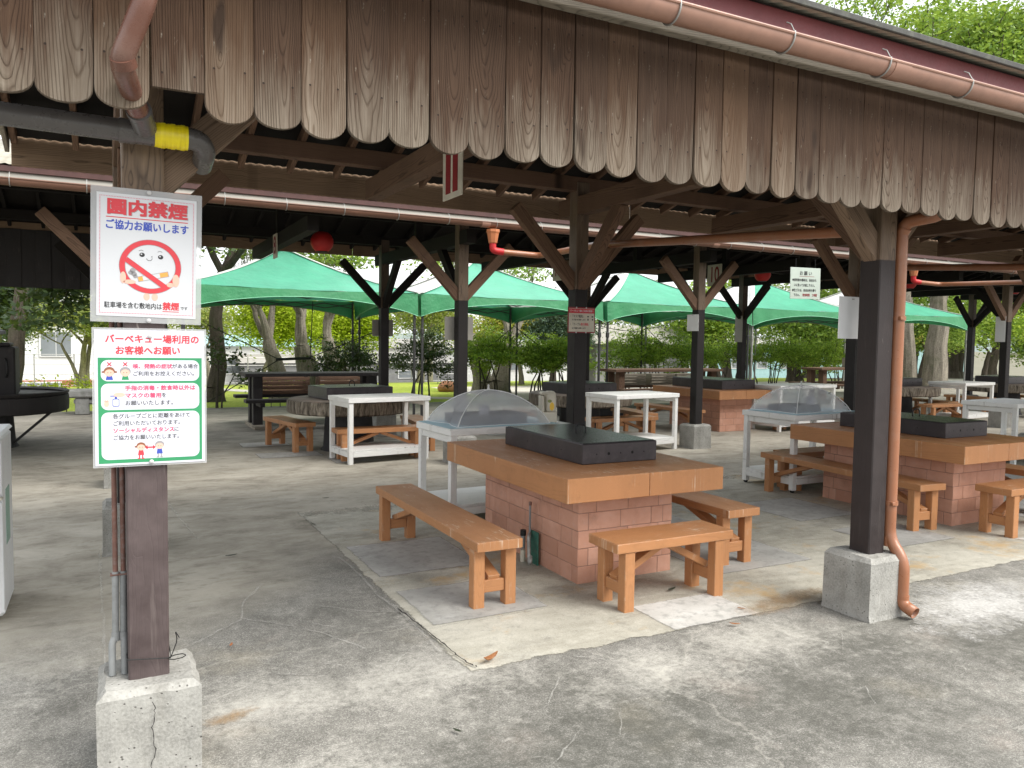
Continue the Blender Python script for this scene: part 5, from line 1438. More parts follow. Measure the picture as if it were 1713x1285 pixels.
def plate(label, x, y, z, w, h, axis='Y', mat='white_board'):
    t = thing('notice_sheet', label, 'notice', (x, y, z), group='blank sheets on the posts')
    m = MB(); m.box((0, 0, 0), (w, .004, h) if axis == 'Y' else (.004, w, h), .001); m.build('sheet', M[mat], t)
    m = MB(); m.box((0, -.003 if axis == 'Y' else 0, h/2-.015), (.02, .004, .008) if axis == 'Y' else (.012, .02, .008), .001); m.build('clip', M['zinc'], t)
plate('blank white sheet behind the left edge of the right front post', 4.035, 3.27, 1.765, .24, .255, 'Y')
plate('white sheet on the upper left of the middle post', 7.87, 9.22, 1.90, .26, .25, 'X')
plate('pale grey sheet behind the dark post left of the serving table', 4.05, 12.44, 1.77, .36, .27, 'Y', 'sheet_grey')
plate('pale sheet behind the post above the large mesh dome', 4.05, 9.29, 1.74, .40, .30, 'Y', 'sheet_grey')
plate('narrow white sheet on the far right post', 15.70, 9.25, 1.95, .2, .5, 'X')
plate('grey sheet on the left side of the dark post behind the middle post', 11.79, 12.36, 1.9, .22, .55, 'X', 'sheet_grey')

# ------------------------------------------------------------------ leaves on the concrete
def fallen(label, x, y, s, rz, mat, curl):
    V = []; F = []; n = 7
    for i in range(n):
        t_ = i/(n-1); w = .30*math.sin(math.pi*min(1, t_*.9+.08))**.8
        for k in (-1, 0, 1): V.append((s*(t_-.5), s*w*k*.5, s*(.02+curl*(.9*(t_-.5)**2+.5*abs(k)*w))))
    for i in range(n-1):
        for k in range(2): F.append((3*i+k, 3*i+3+k, 3*i+4+k, 3*i+1+k))
    o = MB().add(V, F).build('fallen_leaf', mat, None, (x, y, .014), (0, 0, rz), smooth=True)
    s_ = o.modifiers.new('thickness', 'SOLIDIFY'); s_.thickness = .0012
    tag(o, label, 'leaf', 'fallen leaves on the concrete')
ml = plain('dry_leaf', (.30, .12, .045), .6, var=.3, scale=40, dirt=(.5, .36, .16), dirt_amt=.6); mg = plain('dark_leaf', (.035, .045, .025), .5, var=.3, scale=30); mo = plain('rust_leaf', (.42, .16, .06), .6, var=.3, scale=40)
fallen('curled brown leaf at the near left corner of the pale slab', 1.67, 3.39, .11, .5, ml, 1.0)
fallen('small rust coloured leaf on the grey floor right of the left post', .545, 4.13, .042, 1.2, mo, .8)
fallen('dark green leaf flat on the grey floor left of the long bench', .78, 5.86, .085, .2, mg, .2)
fallen('small dark leaf on the apron in the foreground', 1.24, 2.82, .045, 2.0, mg, .4)
fallen('dark leaf under the short orange bench', 3.2, 3.88, .08, .3, mg, .5)
fallen('thin brown leaf on the apron in front of the slab', 3.13, 3.24, .06, -.6, ml, .4)
fallen('brown leaf near the left foot of the right footing', 3.35, 3.42, .045, -.9, ml, .4)
fallen('dark leaf on the brown floor behind the long bench', 1.9, 7.6, .07, .1, mg, .3)

texts_to_mesh()
# ------------------------------------------------------------------ canopy tents
def tent(label, x, y, s=4.55, d=4.65, ze=2.53, zp=3.52, drop=.47, arch=.34):
    """x, y = near left corner"""
    t = thing('canopy_tent', label, 'canopy tent', (x, y, 0), group='green and white canopy tents')
    cx, cy_ = s/2, d/2; N = 14
    cor = [(0.04, 0.02), (s-.04, 0.02), (s-.04, d-.02), (.04, d-.02)]
    r = random.Random(int(x*10))
    for k in range(4):
        a, b = Vector(cor[k]), Vector(cor[(k+1) % 4]); V = []; F = []
        for j in range(N+1):
            v = j/N
            for i in range(N+1):
                u = i/N
                e = a+(b-a)*u; p = e.lerp(Vector((cx, cy_)), v)
                z = ze+(zp-ze)*v - .10*math.sin(math.pi*v)*(1) - .035*math.sin(math.pi*u)*(1-v)
                z += .014*math.sin(u*9+k*2+x)*math.sin(v*5) + .010*math.sin(u*23+v*9+k)*v*(1-v)*3 + .008*math.sin(u*31-v*14+x)*(1-v)
                V.append((p.x, p.y, z))
        for j in range(N):
            for i in range(N): F.append((j*(N+1)+i, j*(N+1)+i+1, (j+1)*(N+1)+i+1, (j+1)*(N+1)+i))
        MB().add(V, F).build('roof_panel', M['tent_green'] if k % 2 == 0 else M['tent_white'], t, smooth=True)
        # scalloped valance under this edge, gathered at the corners
        V = []; F = []; n = 40; m_ = 5
        nrm = Vector((b-a)).normalized(); out = Vector((nrm.y, -nrm.x))
        for i in range(n+1):
            u = i/n; e = a+(b-a)*u
            h = drop-arch*math.sin(math.pi*u)**.75
            zt_ = ze - .035*math.sin(math.pi*u)
            for j in range(m_+1):
                v = j/m_; wv = .018*math.sin(u*46+k)*v*(abs(u-.5)*2)**2 + .012*math.sin(u*17+x)
                V.append((e.x+out.x*(.02*v+wv), e.y+out.y*(.02*v+wv), zt_-h*v))
        for i in range(n):
            for j in range(m_): F.append((i*(m_+1)+j, i*(m_+1)+j+1, (i+1)*(m_+1)+j+1, (i+1)*(m_+1)+j))
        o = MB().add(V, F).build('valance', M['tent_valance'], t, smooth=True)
        hm = MB(); hm.tube([V[i*(m_+1)+m_] for i in range(0, n+1, 2)], .007, 5); hm.build('hem', M['tent_beige'] if k == 2 else M['ink_pale_green'], o, smooth=True)
    for k in range(4):
        a = Vector(cor[k]); m = MB(); P = []
        for j in range(11):
            v = j/10; p = a.lerp(Vector((cx, cy_)), v); P.append((p.x, p.y, ze+(zp-ze)*v-.10*math.sin(math.pi*v)+.012))
        for p0, p1 in zip(P[:-1], P[1:]): m.bar(p0, p1, .11, .012)
        m.build('hip_band', M['tent_white'], t)
    for (px, py) in cor:
        q = (px+.05*(1 if px < cx else -1), py+.05*(1 if py < cy_ else -1))
        m = MB(); m.box((q[0], q[1], 1.25), (.045, .045, 2.5), .004); m.box((q[0], q[1], 1.75), (.07, .07, .12), .01); m.box((q[0], q[1], .01), (.10, .10, .02), .003)
        m.build('pole', M['dark_pole'] if x < 13 else M['grey_pole'], t)
    for yy in (.07, d-.07):
        m = MB(); n = 6
        for i in range(n):
            x0, x1 = .07+(s-.14)*i/n, .07+(s-.14)*(i+1)/n
            m.bar((x0, yy, 2.34), (x1, yy, 2.46), .012, .022); m.bar((x0, yy, 2.46), (x1, yy, 2.34), .012, .022)
        m.build('truss', M['dark_pole'], t)
    return t
M['ink_pale_green'] = plain('pale_green_hem', (.20, .52, .33), .6)
M['dark_pole'] = plain('dark_tent_pole', (.05, .05, .05), .45, metallic=.3)
M['grey_pole'] = plain('grey_tent_pole', (.32, .32, .30), .4, metallic=.4, var=.2)
for i, wh in enumerate(['farthest left, below the first red lantern', 'between the left dark post and the sign post', 'between the sign post and the middle post', 'left of the brown downpipe under the notice board', 'farthest right, ending beside the last far post']):
    tent('green and white canopy tent '+wh, 1.12+4.56*i, 15.0+(.05 if i % 2 else 0))

# ropes tied between the tents and the big tree
t = thing('guy_rope', 'black guy ropes knotted to a short bar in front of the lime tree', 'rope', (4.0, 18.6, 1.1))
m = MB()
for a, b, r_ in (((-2.0, .1, .75), (-.45, .1, -.02), .012), ((-2.0, .1, -1.0), (-.45, .1, -.05), .012), ((-.5, .1, -.03), (.30, .1, .0), .035), ((.3, .1, .02), (2.6, .6, .88), .012), ((.3, .1, .0), (1.75, .4, -.75), .012), ((.3, .1, .0), (.36, .1, 1.35), .010)):
    m.tube([a, b], r_, 6)
m.build('rope', M['black_iron'], t)
t = thing('guy_rope', 'thin guy ropes crossing behind the middle canopy pole beside the big twin trunk', 'rope', (10.2, 19.5, 2.0))
m = MB()
for a, b in (((0, 0, 0), (-2.2, -.2, -1.3)), ((0, 0, 0), (2.4, .2, -1.25)), ((4.6, 0, .05), (6.6, .2, -1.1)), ((4.6, 0, .05), (2.8, .1, -1.2)), ((4.6, 0, .02), (6.9, 1.0, .55)), ((4.6, 0, -.1), (2.0, .3, .35))):
    P = [Vector(a).lerp(Vector(b), k/8)-Vector((0, 0, .12*math.sin(math.pi*k/8))) for k in range(9)]
    m.tube(P, .010, 5)
m.build('rope', M['black_iron'], t)

# ------------------------------------------------------------------ trees
def leafmesh(name, pts, size, mat, parent, seed, flat=.55, aspect=.5):
    """real leaves: one rhombic face each, folded along the midrib"""
    g = np.random.default_rng(seed); n = len(pts)
    d = g.normal(size=(n, 3)); d[:, 2] *= .6; d /= np.linalg.norm(d, axis=1)[:, None]
    up = g.normal(size=(n, 3))*flat; up[:, 2] += 1.0
    sd = np.cross(d, up); sd /= np.linalg.norm(sd, axis=1)[:, None]+1e-9
    nn = np.cross(sd, d)
    s = size*g.uniform(.6, 1.25, size=(n, 1))
    V = np.stack([pts-d*s*.5, pts+sd*s*aspect*.5-nn*s*.08, pts+d*s*.5, pts-sd*s*aspect*.5-nn*s*.08], axis=1).reshape(-1, 3)
    me = bpy.data.meshes.new(name); me.vertices.add(4*n); me.loops.add(4*n); me.polygons.add(n)
    me.vertices.foreach_set('co', V.astype(np.float32).ravel()); me.loops.foreach_set('vertex_index', np.arange(4*n, dtype=np.int32))
    me.polygons.foreach_set('loop_start', np.arange(0, 4*n, 4, dtype=np.int32)); me.polygons.foreach_set('loop_total', np.full(n, 4, dtype=np.int32))
    me.update(calc_edges=True); me.materials.append(mat)
    return shared(name, me, parent)

def grow(m, p, d, L, r, depth, rr, ends, spread=.6, lift=.15, kids=(2, 3), nseg=4, minr=.008):
    pts = [p]; rad = [r]; dd = d.copy()
    for i in range(nseg):
        dd = (dd+Vector((rr.gauss(0, .13), rr.gauss(0, .13), rr.gauss(0, .09)+lift*.25))).normalized()
        p = p+dd*L/nseg; pts.append(p); rad.append(max(minr, r*(1-.42*(i+1)/nseg)))
    m.tube(pts, rad, 9 if depth >= 3 else (6 if depth >= 2 else 4), cap=True)
    if depth <= 1:
        ends += [(q, L) for q in pts[1:]]
    if depth == 0: return
    k = rr.randint(*kids)
    a0 = rr.uniform(0, 6.28)
    for i in range(k):
        a = a0+6.28*i/k+rr.uniform(-.4, .4)
        side = dd.orthogonal().normalized(); side.rotate(Matrix.Rotation(a, 3, dd))
        nd = (dd*(1-spread*.5)+side*spread*rr.uniform(.7, 1.2)+Vector((0, 0, lift))).normalized()
        j = rr.choice([nseg, nseg, nseg-1])
        grow(m, pts[j], nd, L*rr.uniform(.62, .82), rad[j]*rr.uniform(.62, .8), depth-1, rr, ends, spread, lift, kids, nseg, minr)

def tree(name, label, x, y, trunks, depth, n, size, mat, seed, bmat='bark', clump=.5, spread=.6, lift=.15, cat='tree', group=None, flat=.6, zf=.55, kids=(2, 3), base=None, minr=.008, cut=None):
    """trunks: list of (dx, dy, lean_x, lean_y, length, radius)"""
    z0 = terrain_z(x, y) if base is None else base
    t = thing(name, label, cat, (x, y, z0), group=group)
    rr = random.Random(seed); ends = []; m = MB()
    for dx, dy, lx, ly, L, r in trunks:
        m.tube([(dx, dy, -.1), (dx, dy, .12), (dx+lx*.1, dy+ly*.1, .35)], [r*1.45, r*1.18, r*1.02], 10, False)
        grow(m, Vector((dx+lx*.1, dy+ly*.1, .33)), Vector((lx, ly, 1)).normalized(), L, r, depth, rr, ends, spread, lift, kids, 5 if depth >= 3 else 4, minr)
    m.build('trunk', M[bmat], t, smooth=True)
    g = np.random.default_rng(seed+1)
    E_ = np.array([list(e[0]) for e in ends])
    idx = g.integers(0, len(E_), size=n)
    # leaves sit in flattened sprays round the twigs
    sub = g.normal(size=(len(E_), 3, 3))*clump*.8; sub[:, :, 2] *= zf
    off = sub[idx, g.integers(0, 3, size=n)] + g.normal(size=(n, 3))*np.array([clump*.42, clump*.42, clump*.42*zf])
    P = E_[idx]+off
    P = P[P[:, 2] > (.15 if cut is None else cut)]
    leafmesh('crown', P, size, M[mat], t, seed+2, flat)
    return t

# big grey trunks right behind the canopies
tree('zelkova_tree', 'big grey double trunk forking low, behind the leftmost canopy', 4.25, 20.6, [(-.25, 0, -.13, 0, 1.25, .27), (.42, .05, .04, .05, 1.1, .34)], 5, 3500, .15, 'leaf_mid', 11, clump=.6, lift=.35, spread=.42, group='big grey trunked trees behind the canopies', cut=3.6)
tree('zelkova_tree', 'big grey leaning trunk to the right of the double trunk, behind the leftmost canopy', 5.55, 21.2, [(0, 0, .16, 0, 1.3, .29)], 5, 2500, .15, 'leaf_mid', 12, clump=.6, lift=.35, spread=.42, group='big grey trunked trees behind the canopies', cut=3.6)
tree('zelkova_tree', 'pale grey twin trunk behind the second canopy', 10.3, 21.2, [(-.25, 0, -.08, 0, 1.5, .30), (.35, .1, .12, .1, 1.4, .30)], 5, 3500, .15, 'leaf_mid', 13, clump=.6, lift=.35, spread=.42, group='big grey trunked trees behind the canopies', cut=3.4)
tree('zelkova_tree', 'dark straight trunk at the left behind the upper poster', 2.35, 20.4, [(0, 0, .02, 0, 2.9, .21)], 4, 5000, .20, 'leaf_dark', 14, 'bark_dark', clump=.7, lift=.1, group='big grey trunked trees behind the canopies', cut=2.2)
tree('zelkova_tree', 'massive pale trunk right of the brown downpipe, beyond the far white table', 27.6, 18.6, [(0, 0, .03, 0, 3.4, .46), (-1.15, .3, -.10, 0, 3.2, .33)], 5, 30000, .19, 'leaf_mid', 15, clump=.8, lift=.25, group='big grey trunked trees behind the canopies', cut=3.0, kids=(2, 3))
# dark leafy tree hanging in from the left
tree('evergreen_tree', 'dark evergreen with drooping pointed leaves at the far left', -1.0, 19.4, [(-.9, .6, .05, 0, 3.2, .2)], 4, 15000, .20, 'leaf_dark', 21, 'bark_dark', clump=.55, lift=-.06, spread=.85, cut=1.7, zf=.7)
tree('pine_tree', 'blue green bushy conifer behind the black hood at the far left', -2.6, 27.0, [(0, 0, 0, 0, 1.5, .12)], 3, 22000, .12, 'leaf_pine', 22, 'bark_dark', clump=.55, lift=.1, spread=.9, zf=1.0)
tree('small_tree', 'small olive tree with thin forked trunk in front of the white house', -.8, 31.5, [(0, 0, -.15, 0, 1.5, .12), (.12, 0, .25, 0, 1.4, .1), (-.1, 0, -.4, 0, 1.3, .07)], 3, 15000, .12, 'leaf_pale', 23, clump=.42, spread=.75, lift=.08, zf=.4)
tree('ginkgo_tree', 'bright lime tree left of the big grey double trunk', 4.75, 27.5, [(0, 0, .02, 0, .9, .09)], 4, 26000, .12, 'leaf_lime', 24, clump=.50, lift=.2, zf=.9)
tree('ginkgo_tree', 'bright lime tree showing between the big grey trunks', 7.9, 28.5, [(0, 0, .02, 0, .9, .09)], 4, 24000, .12, 'leaf_lime', 25, clump=.55, lift=.15, zf=.9)
tree('young_tree', 'pale olive tree with a forked stem beyond the second canopy pole', 10.6, 28.0, [(0, 0, .03, 0, 1.2, .10), (.1, 0, .3, 0, 1.1, .07)], 4, 6500, .13, 'leaf_pale', 26, clump=.5, zf=.5, group='thin pale trees on the far lawn')
tree('young_tree', 'pale olive tree at the far end of the lawn left of the lime trees', 3.7, 34, [(0, 0, 0, 0, 1.2, .10)], 4, 6000, .14, 'leaf_pale', 27, clump=.6, zf=.5, group='thin pale trees on the far lawn')
tree('young_tree', 'thin pale tree right of the grey leaning trunk on the far lawn', 13.0, 33, [(0, 0, .05, 0, 1.2, .11)], 4, 6000, .14, 'leaf_pale', 28, clump=.6, zf=.5, group='thin pale trees on the far lawn')
tree('maple_tree', 'yellow green maple left of the sign post', 13.4, 25.0, [(0, 0, -.1, 0, .9, .09)], 4, 14000, .12, 'leaf_maple', 29, clump=.45, spread=.8, zf=.4, group='yellow green maples')
tree('maple_tree', 'small orange tinted maple right of the brown downpipe', 27.4, 20.3, [(0, 0, -.1, 0, .75, .06)], 3, 8000, .085, 'leaf_maple', 30, clump=.28, spread=.8, zf=.45, group='yellow green maples')
tree('evergreen_tree', 'dark dense evergreen just left of the sign post', 13.9, 23.6, [(0, 0, 0, 0, .9, .12)], 4, 18000, .11, 'leaf_pine', 31, 'bark_dark', clump=.42, lift=.25, zf=1.0)
# wood on the right, crowns rising over the roof
wood_ = [(20.6, 22.6, 'low dense green tree right of the middle post', 'leaf_hedge', 1.0, .12, 14000), (24.6, 22.4, 'low dense green tree below the fourth canopy', 'leaf_mid', 1.0, .13, 14000), (31.4, 21.8, 'low dense green tree just right of the brown downpipe', 'leaf_mid', 1.1, .13, 14000), (35.6, 21.6, 'low dense green tree left of the last far post', 'leaf_hedge', 1.1, .13, 14000), (41.0, 22.0, 'low dense green tree right of the last far post', 'leaf_mid', 1.1, .13, 14000),
         (18.6, 26.0, 'dense green tree behind the grey shed', 'leaf_mid', 2.2, .15, 12000), (22.8, 25.4, 'dense green tree beyond the canopy pole right of the middle post', 'leaf_hedge', 2.6, .2, 15000),
         (26.0, 24.0, 'dense green tree behind the fourth canopy', 'leaf_mid', 2.8, .22, 15000), (29.6, 23.0, 'dense green tree left of the brown downpipe', 'leaf_hedge', 2.8, .25, 15000),
         (33.2, 23.5, 'dense green tree behind the massive pale trunk', 'leaf_mid', 3.0, .25, 16000), (38.5, 23.0, 'dense green tree at the far right between the last posts', 'leaf_hedge', 3.0, .25, 16000),
         (44.0, 24.0, 'dense green tree at the right edge of the picture', 'leaf_mid', 3.2, .25, 15000)]
for i, (x, y, lab, mt, L, r_, n_) in enumerate(wood_):
    tree('broadleaf_tree', lab, x, y, [(0, 0, rng.uniform(-.1, .1), 0, L*.62 if L > 1.5 else L, r_)], 4, int(n_*.62), .16, mt, 40+i, 'bark_dark', clump=.62, lift=.10, spread=.8, group='broadleaf trees of the wood on the right', zf=.5)
tree('tall_tree', 'tall sparse tree with bare dark limbs rising over the roof edge', 31.0, 27.5, [(0, 0, .02, 0, 6.4, .34), (.4, .1, .18, 0, 6.0, .28)], 5, 20000, .24, 'leaf_mid', 60, 'bark_dark', clump=.75, lift=.20, spread=.55, group='tall trees over the roof', zf=.45, cut=7, minr=.02)
tree('tall_tree', 'tall leafy tree over the roof at the top right corner', 40.0, 26.0, [(0, 0, .02, 0, 6.2, .36), (.4, 0, .2, 0, 5.6, .3)], 5, 60000, .27, 'leaf_mid', 61, 'bark_dark', clump=.95, lift=.12, spread=.65, group='tall trees over the roof', zf=.5, cut=3, minr=.02)
tree('tall_tree', 'second tall leafy tree farther right over the roof', 46.0, 24.0, [(0, 0, -.02, 0, 5.4, .36), (.4, 0, -.2, 0, 5.0, .3)], 5, 60000, .27, 'leaf_pale', 62, 'bark_dark', clump=.95, lift=.10, spread=.65, group='tall trees over the roof', zf=.5, cut=3, minr=.02)
tree('tall_tree', 'thin crowned tall tree far behind the roof edge', 33.5, 36, [(0, 0, -.05, 0, 8.0, .3)], 5, 26000, .26, 'leaf_pale', 63, 'bark_dark', clump=.9, lift=.18, spread=.6, group='tall trees over the roof', zf=.45, cut=7, minr=.02)

# layered shrubs in front of the lawn
def shrub(label, x, y, w, h, n, mat, seed, size=.085):
    rr = random.Random(seed)
    tr = [(rr.uniform(-w*.25, w*.25), rr.uniform(-.2, .2), rr.uniform(-.45, .45), rr.uniform(-.2, .2), h*rr.uniform(.45, .62), .022) for _ in range(max(3, int(w*3.2)))]
    return tree('shrub', label, x, y, tr, 2, n, size, mat, seed, 'bark_dark', clump=.20*max(1, w*.45), spread=1.0, lift=.02, cat='shrub', group='layered shrubs along the edge of the yard', zf=.32, cut=.22, minr=.006)
shrub('dark layered shrub behind the dark post left of the serving table', 5.95, 19.9, 1.5, 1.25, 5200, 'leaf_dark', 71)
shrub('dark flat topped shrub beside the second canopy pole', 7.75, 20.2, 1.5, 1.35, 5200, 'leaf_dark', 72)
shrub('green layered shrub left of the large mesh dome', 9.5, 19.8, 1.8, 1.45, 9500, 'leaf_hedge', 73)
shrub('green layered shrub behind the large mesh dome', 11.0, 19.9, 1.8, 1.45, 9500, 'leaf_hedge', 74)
shrub('green layered shrub just left of the sign post', 12.2, 19.9, 1.6, 1.4, 8000, 'leaf_hedge', 75)
for i, (x, wh) in enumerate([(14.2, 'just right of the sign post'), (15.6, 'behind the two pole canopy corner'), (17.1, 'left of the middle post'), (18.8, 'right of the middle post'), (20.5, 'beside the dark post behind the middle post'), (22.3, 'below the fourth canopy'), (24.2, 'left of the right front post')]):
    shrub('clipped green shrub '+wh, x, 19.9+.1*(i % 2), 2.0, 1.5, 7500, 'leaf_hedge', 80+i, .08)
tree('sapling', 'thin stemmed dark sapling at the edge of the lawn beside the posters', 2.15, 18.3, [(0, 0, .05, 0, .75, .028), (.1, 0, .35, 0, .5, .018)], 2, 500, .11, 'leaf_dark', 95, 'bark_dark', clump=.18, spread=.9, lift=.05, cat='tree', zf=.5, minr=.006)
tree('weed_clump', 'low weeds at the edge of the lawn beside the sapling', 2.9, 18.2, [(.2*k, 0, .5*(-1)**k, 0, .25, .008) for k in range(6)], 1, 500, .07, 'leaf_hedge', 96, 'bark_dark', clump=.12, spread=.9, cat='plant', zf=.4, cut=.02, minr=.004)
tree('weed_clump', 'low weeds beside the concrete seat at the far left', -1.35, 18.3, [(.2*k, 0, .5*(-1)**k, 0, .25, .008) for k in range(6)], 1, 700, .07, 'leaf_lime', 97, 'bark_dark', clump=.13, spread=.9, cat='plant', zf=.4, cut=.02, minr=.004)

# ------------------------------------------------------------------ things on the far edge of the slab
def plank_table(label, x, y, L=2.5, mat='black_wood'):
    t = thing('picnic_table', label, 'table', (x, y, 0), group='long plank tables at the back')
    for k in range(4): timber('top_board', (-L/2, -.27+.18*k, .93), (L/2, -.27+.18*k, .93), .175, .06, M[mat], t)
    for s in (-1, 1):
        timber('leg', (s*(L/2-.22), -.2, .0), (s*(L/2-.22), -.2, .90), .16, .16, M[mat], t, up=(0, 1, 0)); timber('leg', (s*(L/2-.22), .2, 0), (s*(L/2-.22), .2, .90), .16, .16, M[mat], t, up=(0, 1, 0))
        timber('foot', (s*(L/2-.22), -.55, .03), (s*(L/2-.22), .55, .03), .2, .06, M['trim'], t)
        timber('bearer', (s*(L/2-.22), -.75, .44), (s*(L/2-.22), .75, .44), .08, .07, M[mat], t)
    for q in (-1, 1): timber('seat', (-L/2-.05, q*.62, .505), (L/2+.05, q*.62, .505), .27, .055, M[mat], t)
    return t
plank_table('long black plank table with attached seats behind the left round table', 3.35, 14.3)
plank_table('long dark plank table with pale top edge right of the sign post', 11.9, 15.0, 3.2, 'dark_timber')
plank_table('lighter wooden plank table just left of the right front post', 18.3, 15.2, 2.2, 'old_timber')
def crate(label, x, y, z, w=.75, h=.3, mat='trim'):
    t = thing('slatted_crate', label, 'crate', (x, y, z), group='slatted crates on the long tables')
    for s in (-1, 1):
        for k in range(4): timber('slat', (-w/2, s*.15, .04+h*k/4), (w/2, s*.15, .04+h*k/4), .015, h/4*.72, M[mat], t, ch=.001)
        timber('end_panel', (s*w/2, -.15, h/2), (s*w/2, .15, h/2), .02, h, M[mat], t, ch=.001)
    timber('base', (-w/2, 0, .008), (w/2, 0, .008), .28, .012, M[mat], t, ch=.001)
    return t
for i, (x, l) in enumerate(((2.95, 'grey slatted crate at the left under the long black table'), (4.0, 'grey slatted crate at the right under the long black table'))): crate(l, x, 14.92, .535, .85, .32, 'dark_timber')
for i, (x, l) in enumerate(((11.4, 'pale slatted crate leftmost on the seat right of the sign post'), (12.3, 'pale slatted crate second on the seat right of the sign post'), (13.1, 'pale slatted crate beside the middle post'))): crate(l, x, 15.62, .535, .72, .28)
crate('pale slatted crate on the lighter plank table by the right front post', 18.9, 15.2, .965, .6, .26)
# concrete garden seat far left
M['stone'] = plain('weathered_stone', (.25, .25, .24), .9, var=.3, scale=6, bumps=.1, dirt=(.12, .13, .1), dirt_amt=.5)
t = thing('stone_seat', 'weathered concrete garden seat beside the grass at the far left', 'seat', (.05, 17.7, 0), group='concrete garden seats')
m = MB(); m.box((0, 0, .42), (1.5, .5, .16), .03); m.build('slab', M['stone'], t)
for s in (-1, 1): MB().box((s*.5, 0, .17), (.25, .4, .34), .02).build('support', M['stone'], t)
MB().box((0, .02, .26), (1.3, .4, .12), .04).build('curved_underside', M['stone'], t)
t = thing('stone_seat', 'low dark concrete seat under the far white table beside the sign post', 'seat', (9.2, 14.0, 0), group='concrete garden seats')
m = MB(); m.box((0, 0, .36), (1.6, .6, .14), .03); m.build('slab', M['stone'], t); MB().box((0, 0, .15), (1.4, .5, .29), .02).build('support', M['dark_base'], t)
t = thing('boulder', 'round orange brown boulder on the pale gravel beyond the left serving table', 'boulder', (9.3, 22.2, -.05))
m = MB(); N = 12; V = []; F = []
for j in range(N+1):
    for i in range(N*2):
        a = math.pi*i/N; p = math.pi*j/N; k = 1+.08*math.sin(3*a+p*2)
        V.append((.32*k*math.sin(p)*math.cos(a), .22*k*math.sin(p)*math.sin(a), .17+.19*math.cos(p)*k))
for j in range(N):
    for i in range(2*N): F.append((j*2*N+i, j*2*N+(i+1) % (2*N), (j+1)*2*N+(i+1) % (2*N), (j+1)*2*N+i))
m.add(V, F).build('stone', plain('orange_stone', (.42, .20, .11), .85, var=.25), t, smooth=True)

# ------------------------------------------------------------------ buildings and fences beyond
M['white_wall'] = plain('white_render', (.66, .66, .64), .8, var=.08, scale=1)
M['red_tile'] = plain('red_brick_band', (.34, .11, .07), .8, var=.2, scale=10)
M['glass'] = plain('dark_window_glass', (.20, .22, .23), .15, var=.2, scale=1)
M['teal'] = plain('turquoise_sheet', (.26, .42, .42), .5, var=.15)
M['grey_wall'] = plain('grey_concrete_wall', (.22, .22, .215), .85, var=.15, scale=2)
h = thing('house', 'white house with a red brick band at the far left', 'house', (-3.2, 44, -2.0))
m = MB(); m.box((0, 3, 2.55), (14, 6, 5.1)); m.build('wall', M['white_wall'], h)
m = MB(); m.box((0, -.03, .95), (14.04, .1, .75)); m.build('brick_band', M['red_tile'], h)
m = MB(); m.ext([(-.5, 5.1), (6.5, 5.1), (3, 6.6)], -7.4, 7.4); m.build('roof', M['grey_wall'], h)
m = MB(); m.box((-2.6, -.7, 1.75), (2.2, 1.4, .18)); m.build('porch_roof', M['white_wall'], h)
for x, z, w_, h_ in ((-1.4, 3.1, .5, 1.0), (1.0, 3.1, 1.3, 1.15), (3.9, 3.1, 1.2, 1.1), (-4.5, 3.1, 1.2, 1.1), (.3, .95, 1.7, .5)):
    f = MB().box((x, -.03, z), (w_+.12, .12, h_+.12), .01).build('window', M['white_wall'], h)
    MB().box((x-w_/4, -.075, z), (w_/2-.03, .05, h_)).build('pane', M['glass'], f); MB().box((x+w_/4, -.075, z), (w_/2-.03, .05, h_)).build('pane', M['glass'], f)
def wire_fence(label, x0, x1, y, h, step=1.4):
    zb = terrain_z((x0+x1)/2, y)
    t = thing('wire_fence', label, 'fence', ((x0+x1)/2, y, zb), group='wire fences beyond the lawn')
    n = int((x1-x0)/step); L = x1-x0
    for i in range(n+1): MB().tube([(-L/2+i*step, 0, 0), (-L/2+i*step, 0, h)], .025, 6).build('fence_post', M['zinc'], t)
    for z in (.1, h*.4, h*.7, h-.03): MB().tube([(-L/2, 0, z), (L/2, 0, z)], .014, 5).build('rail', M['zinc'], t)
wire_fence('grey wire fence at the far end of the lawn left of the big trunks', 2.5, 9.5, 34.5, 1.2)
wire_fence('grey wire fence beyond the green strip between the left posts', 10.2, 18.0, 35.5, 1.1)
wire_fence('grey wire fence in front of the white house', -4.0, 2.0, 36.5, 1.4)
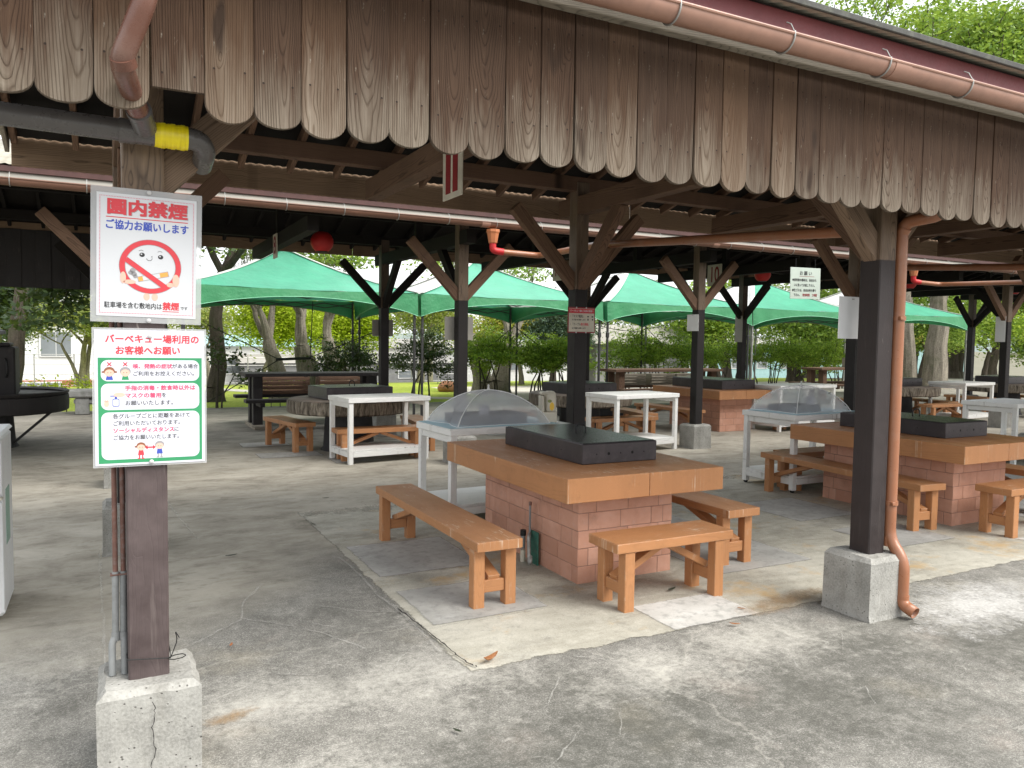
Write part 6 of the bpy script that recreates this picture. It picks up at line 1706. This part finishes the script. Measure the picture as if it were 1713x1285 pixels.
def hall(label, x, y, L, D, H_, wall, roof, sink=0.0, name='hall', bands=True):
    zb = terrain_z(x, y)-sink
    t = thing(name, label, 'building', (x, y, zb), group='low buildings beyond the fences')
    MB().box((0, D/2, H_/2), (L, D, H_)).build('wall', M[wall], t)
    m = MB(); m.ext([(-.3, H_), (D+.3, H_), (D/2, H_+.7)], -L/2-.3, L/2+.3); m.build('roof', M[roof], t)
    if bands:
        n = int(L/3)
        for i in range(n):
            f = MB().box((-L/2+1.5+i*3, -.02, H_*.55), (1.3, .06, H_*.35), .005).build('window', M['white_wall'], t)
            MB().box((-L/2+1.5+i*3, -.05, H_*.55), (1.16, .03, H_*.35-.14)).build('pane', M['glass'], f)
    return t
hall('long low turquoise roofed hall beyond the lawn', 4.5, 52, 16, 6, 2.9, 'white_wall', 'teal')
hall('pale low building behind the trunk of the lime tree', 14.5, 50, 14, 6, 1.7, 'grey_wall', 'sheet_grey')
hall('white hall seen between the second canopy and the shrubs', 26, 56, 20, 8, 2.8, 'white_wall', 'sheet_grey')
hall('grey shed with a flat pale roof behind the clipped shrubs', 17.6, 23.3, 4.2, 1.6, 1.55, 'grey_wall', 'sheet_grey', 0, 'shed', False)
hall('far turquoise building glimpsed between the right hand trees', 62, 52, 40, 8, 3.4, 'teal', 'sheet_grey')
# far hills
def hills():
    r = random.Random(8); V = []; n = 80
    for i in range(n+1):
        a = R(-45+150*i/n); d = 1500
        h_ = 16+9*math.sin(i*.35)+5*math.sin(i*.9+1)+r.uniform(-2, 2)
        V += [(d*math.sin(a), d*math.cos(a), -10), (d*math.sin(a)*1.03, d*math.cos(a)*1.03, h_*.6), (d*1.1*math.sin(a), d*1.1*math.cos(a), h_), (d*1.3*math.sin(a), d*1.3*math.cos(a), -10)]
    F = []
    for i in range(n):
        for k in range(3): F.append((4*i+k, 4*i+k+1, 4*i+k+5, 4*i+k+4))
    me = bpy.data.meshes.new('hills'); me.from_pydata(V, [], F); me.materials.append(M['hill']); finish(me, True)
    o = bpy.data.objects.new('hills', me); link(o); o['kind'] = 'structure'
hills()
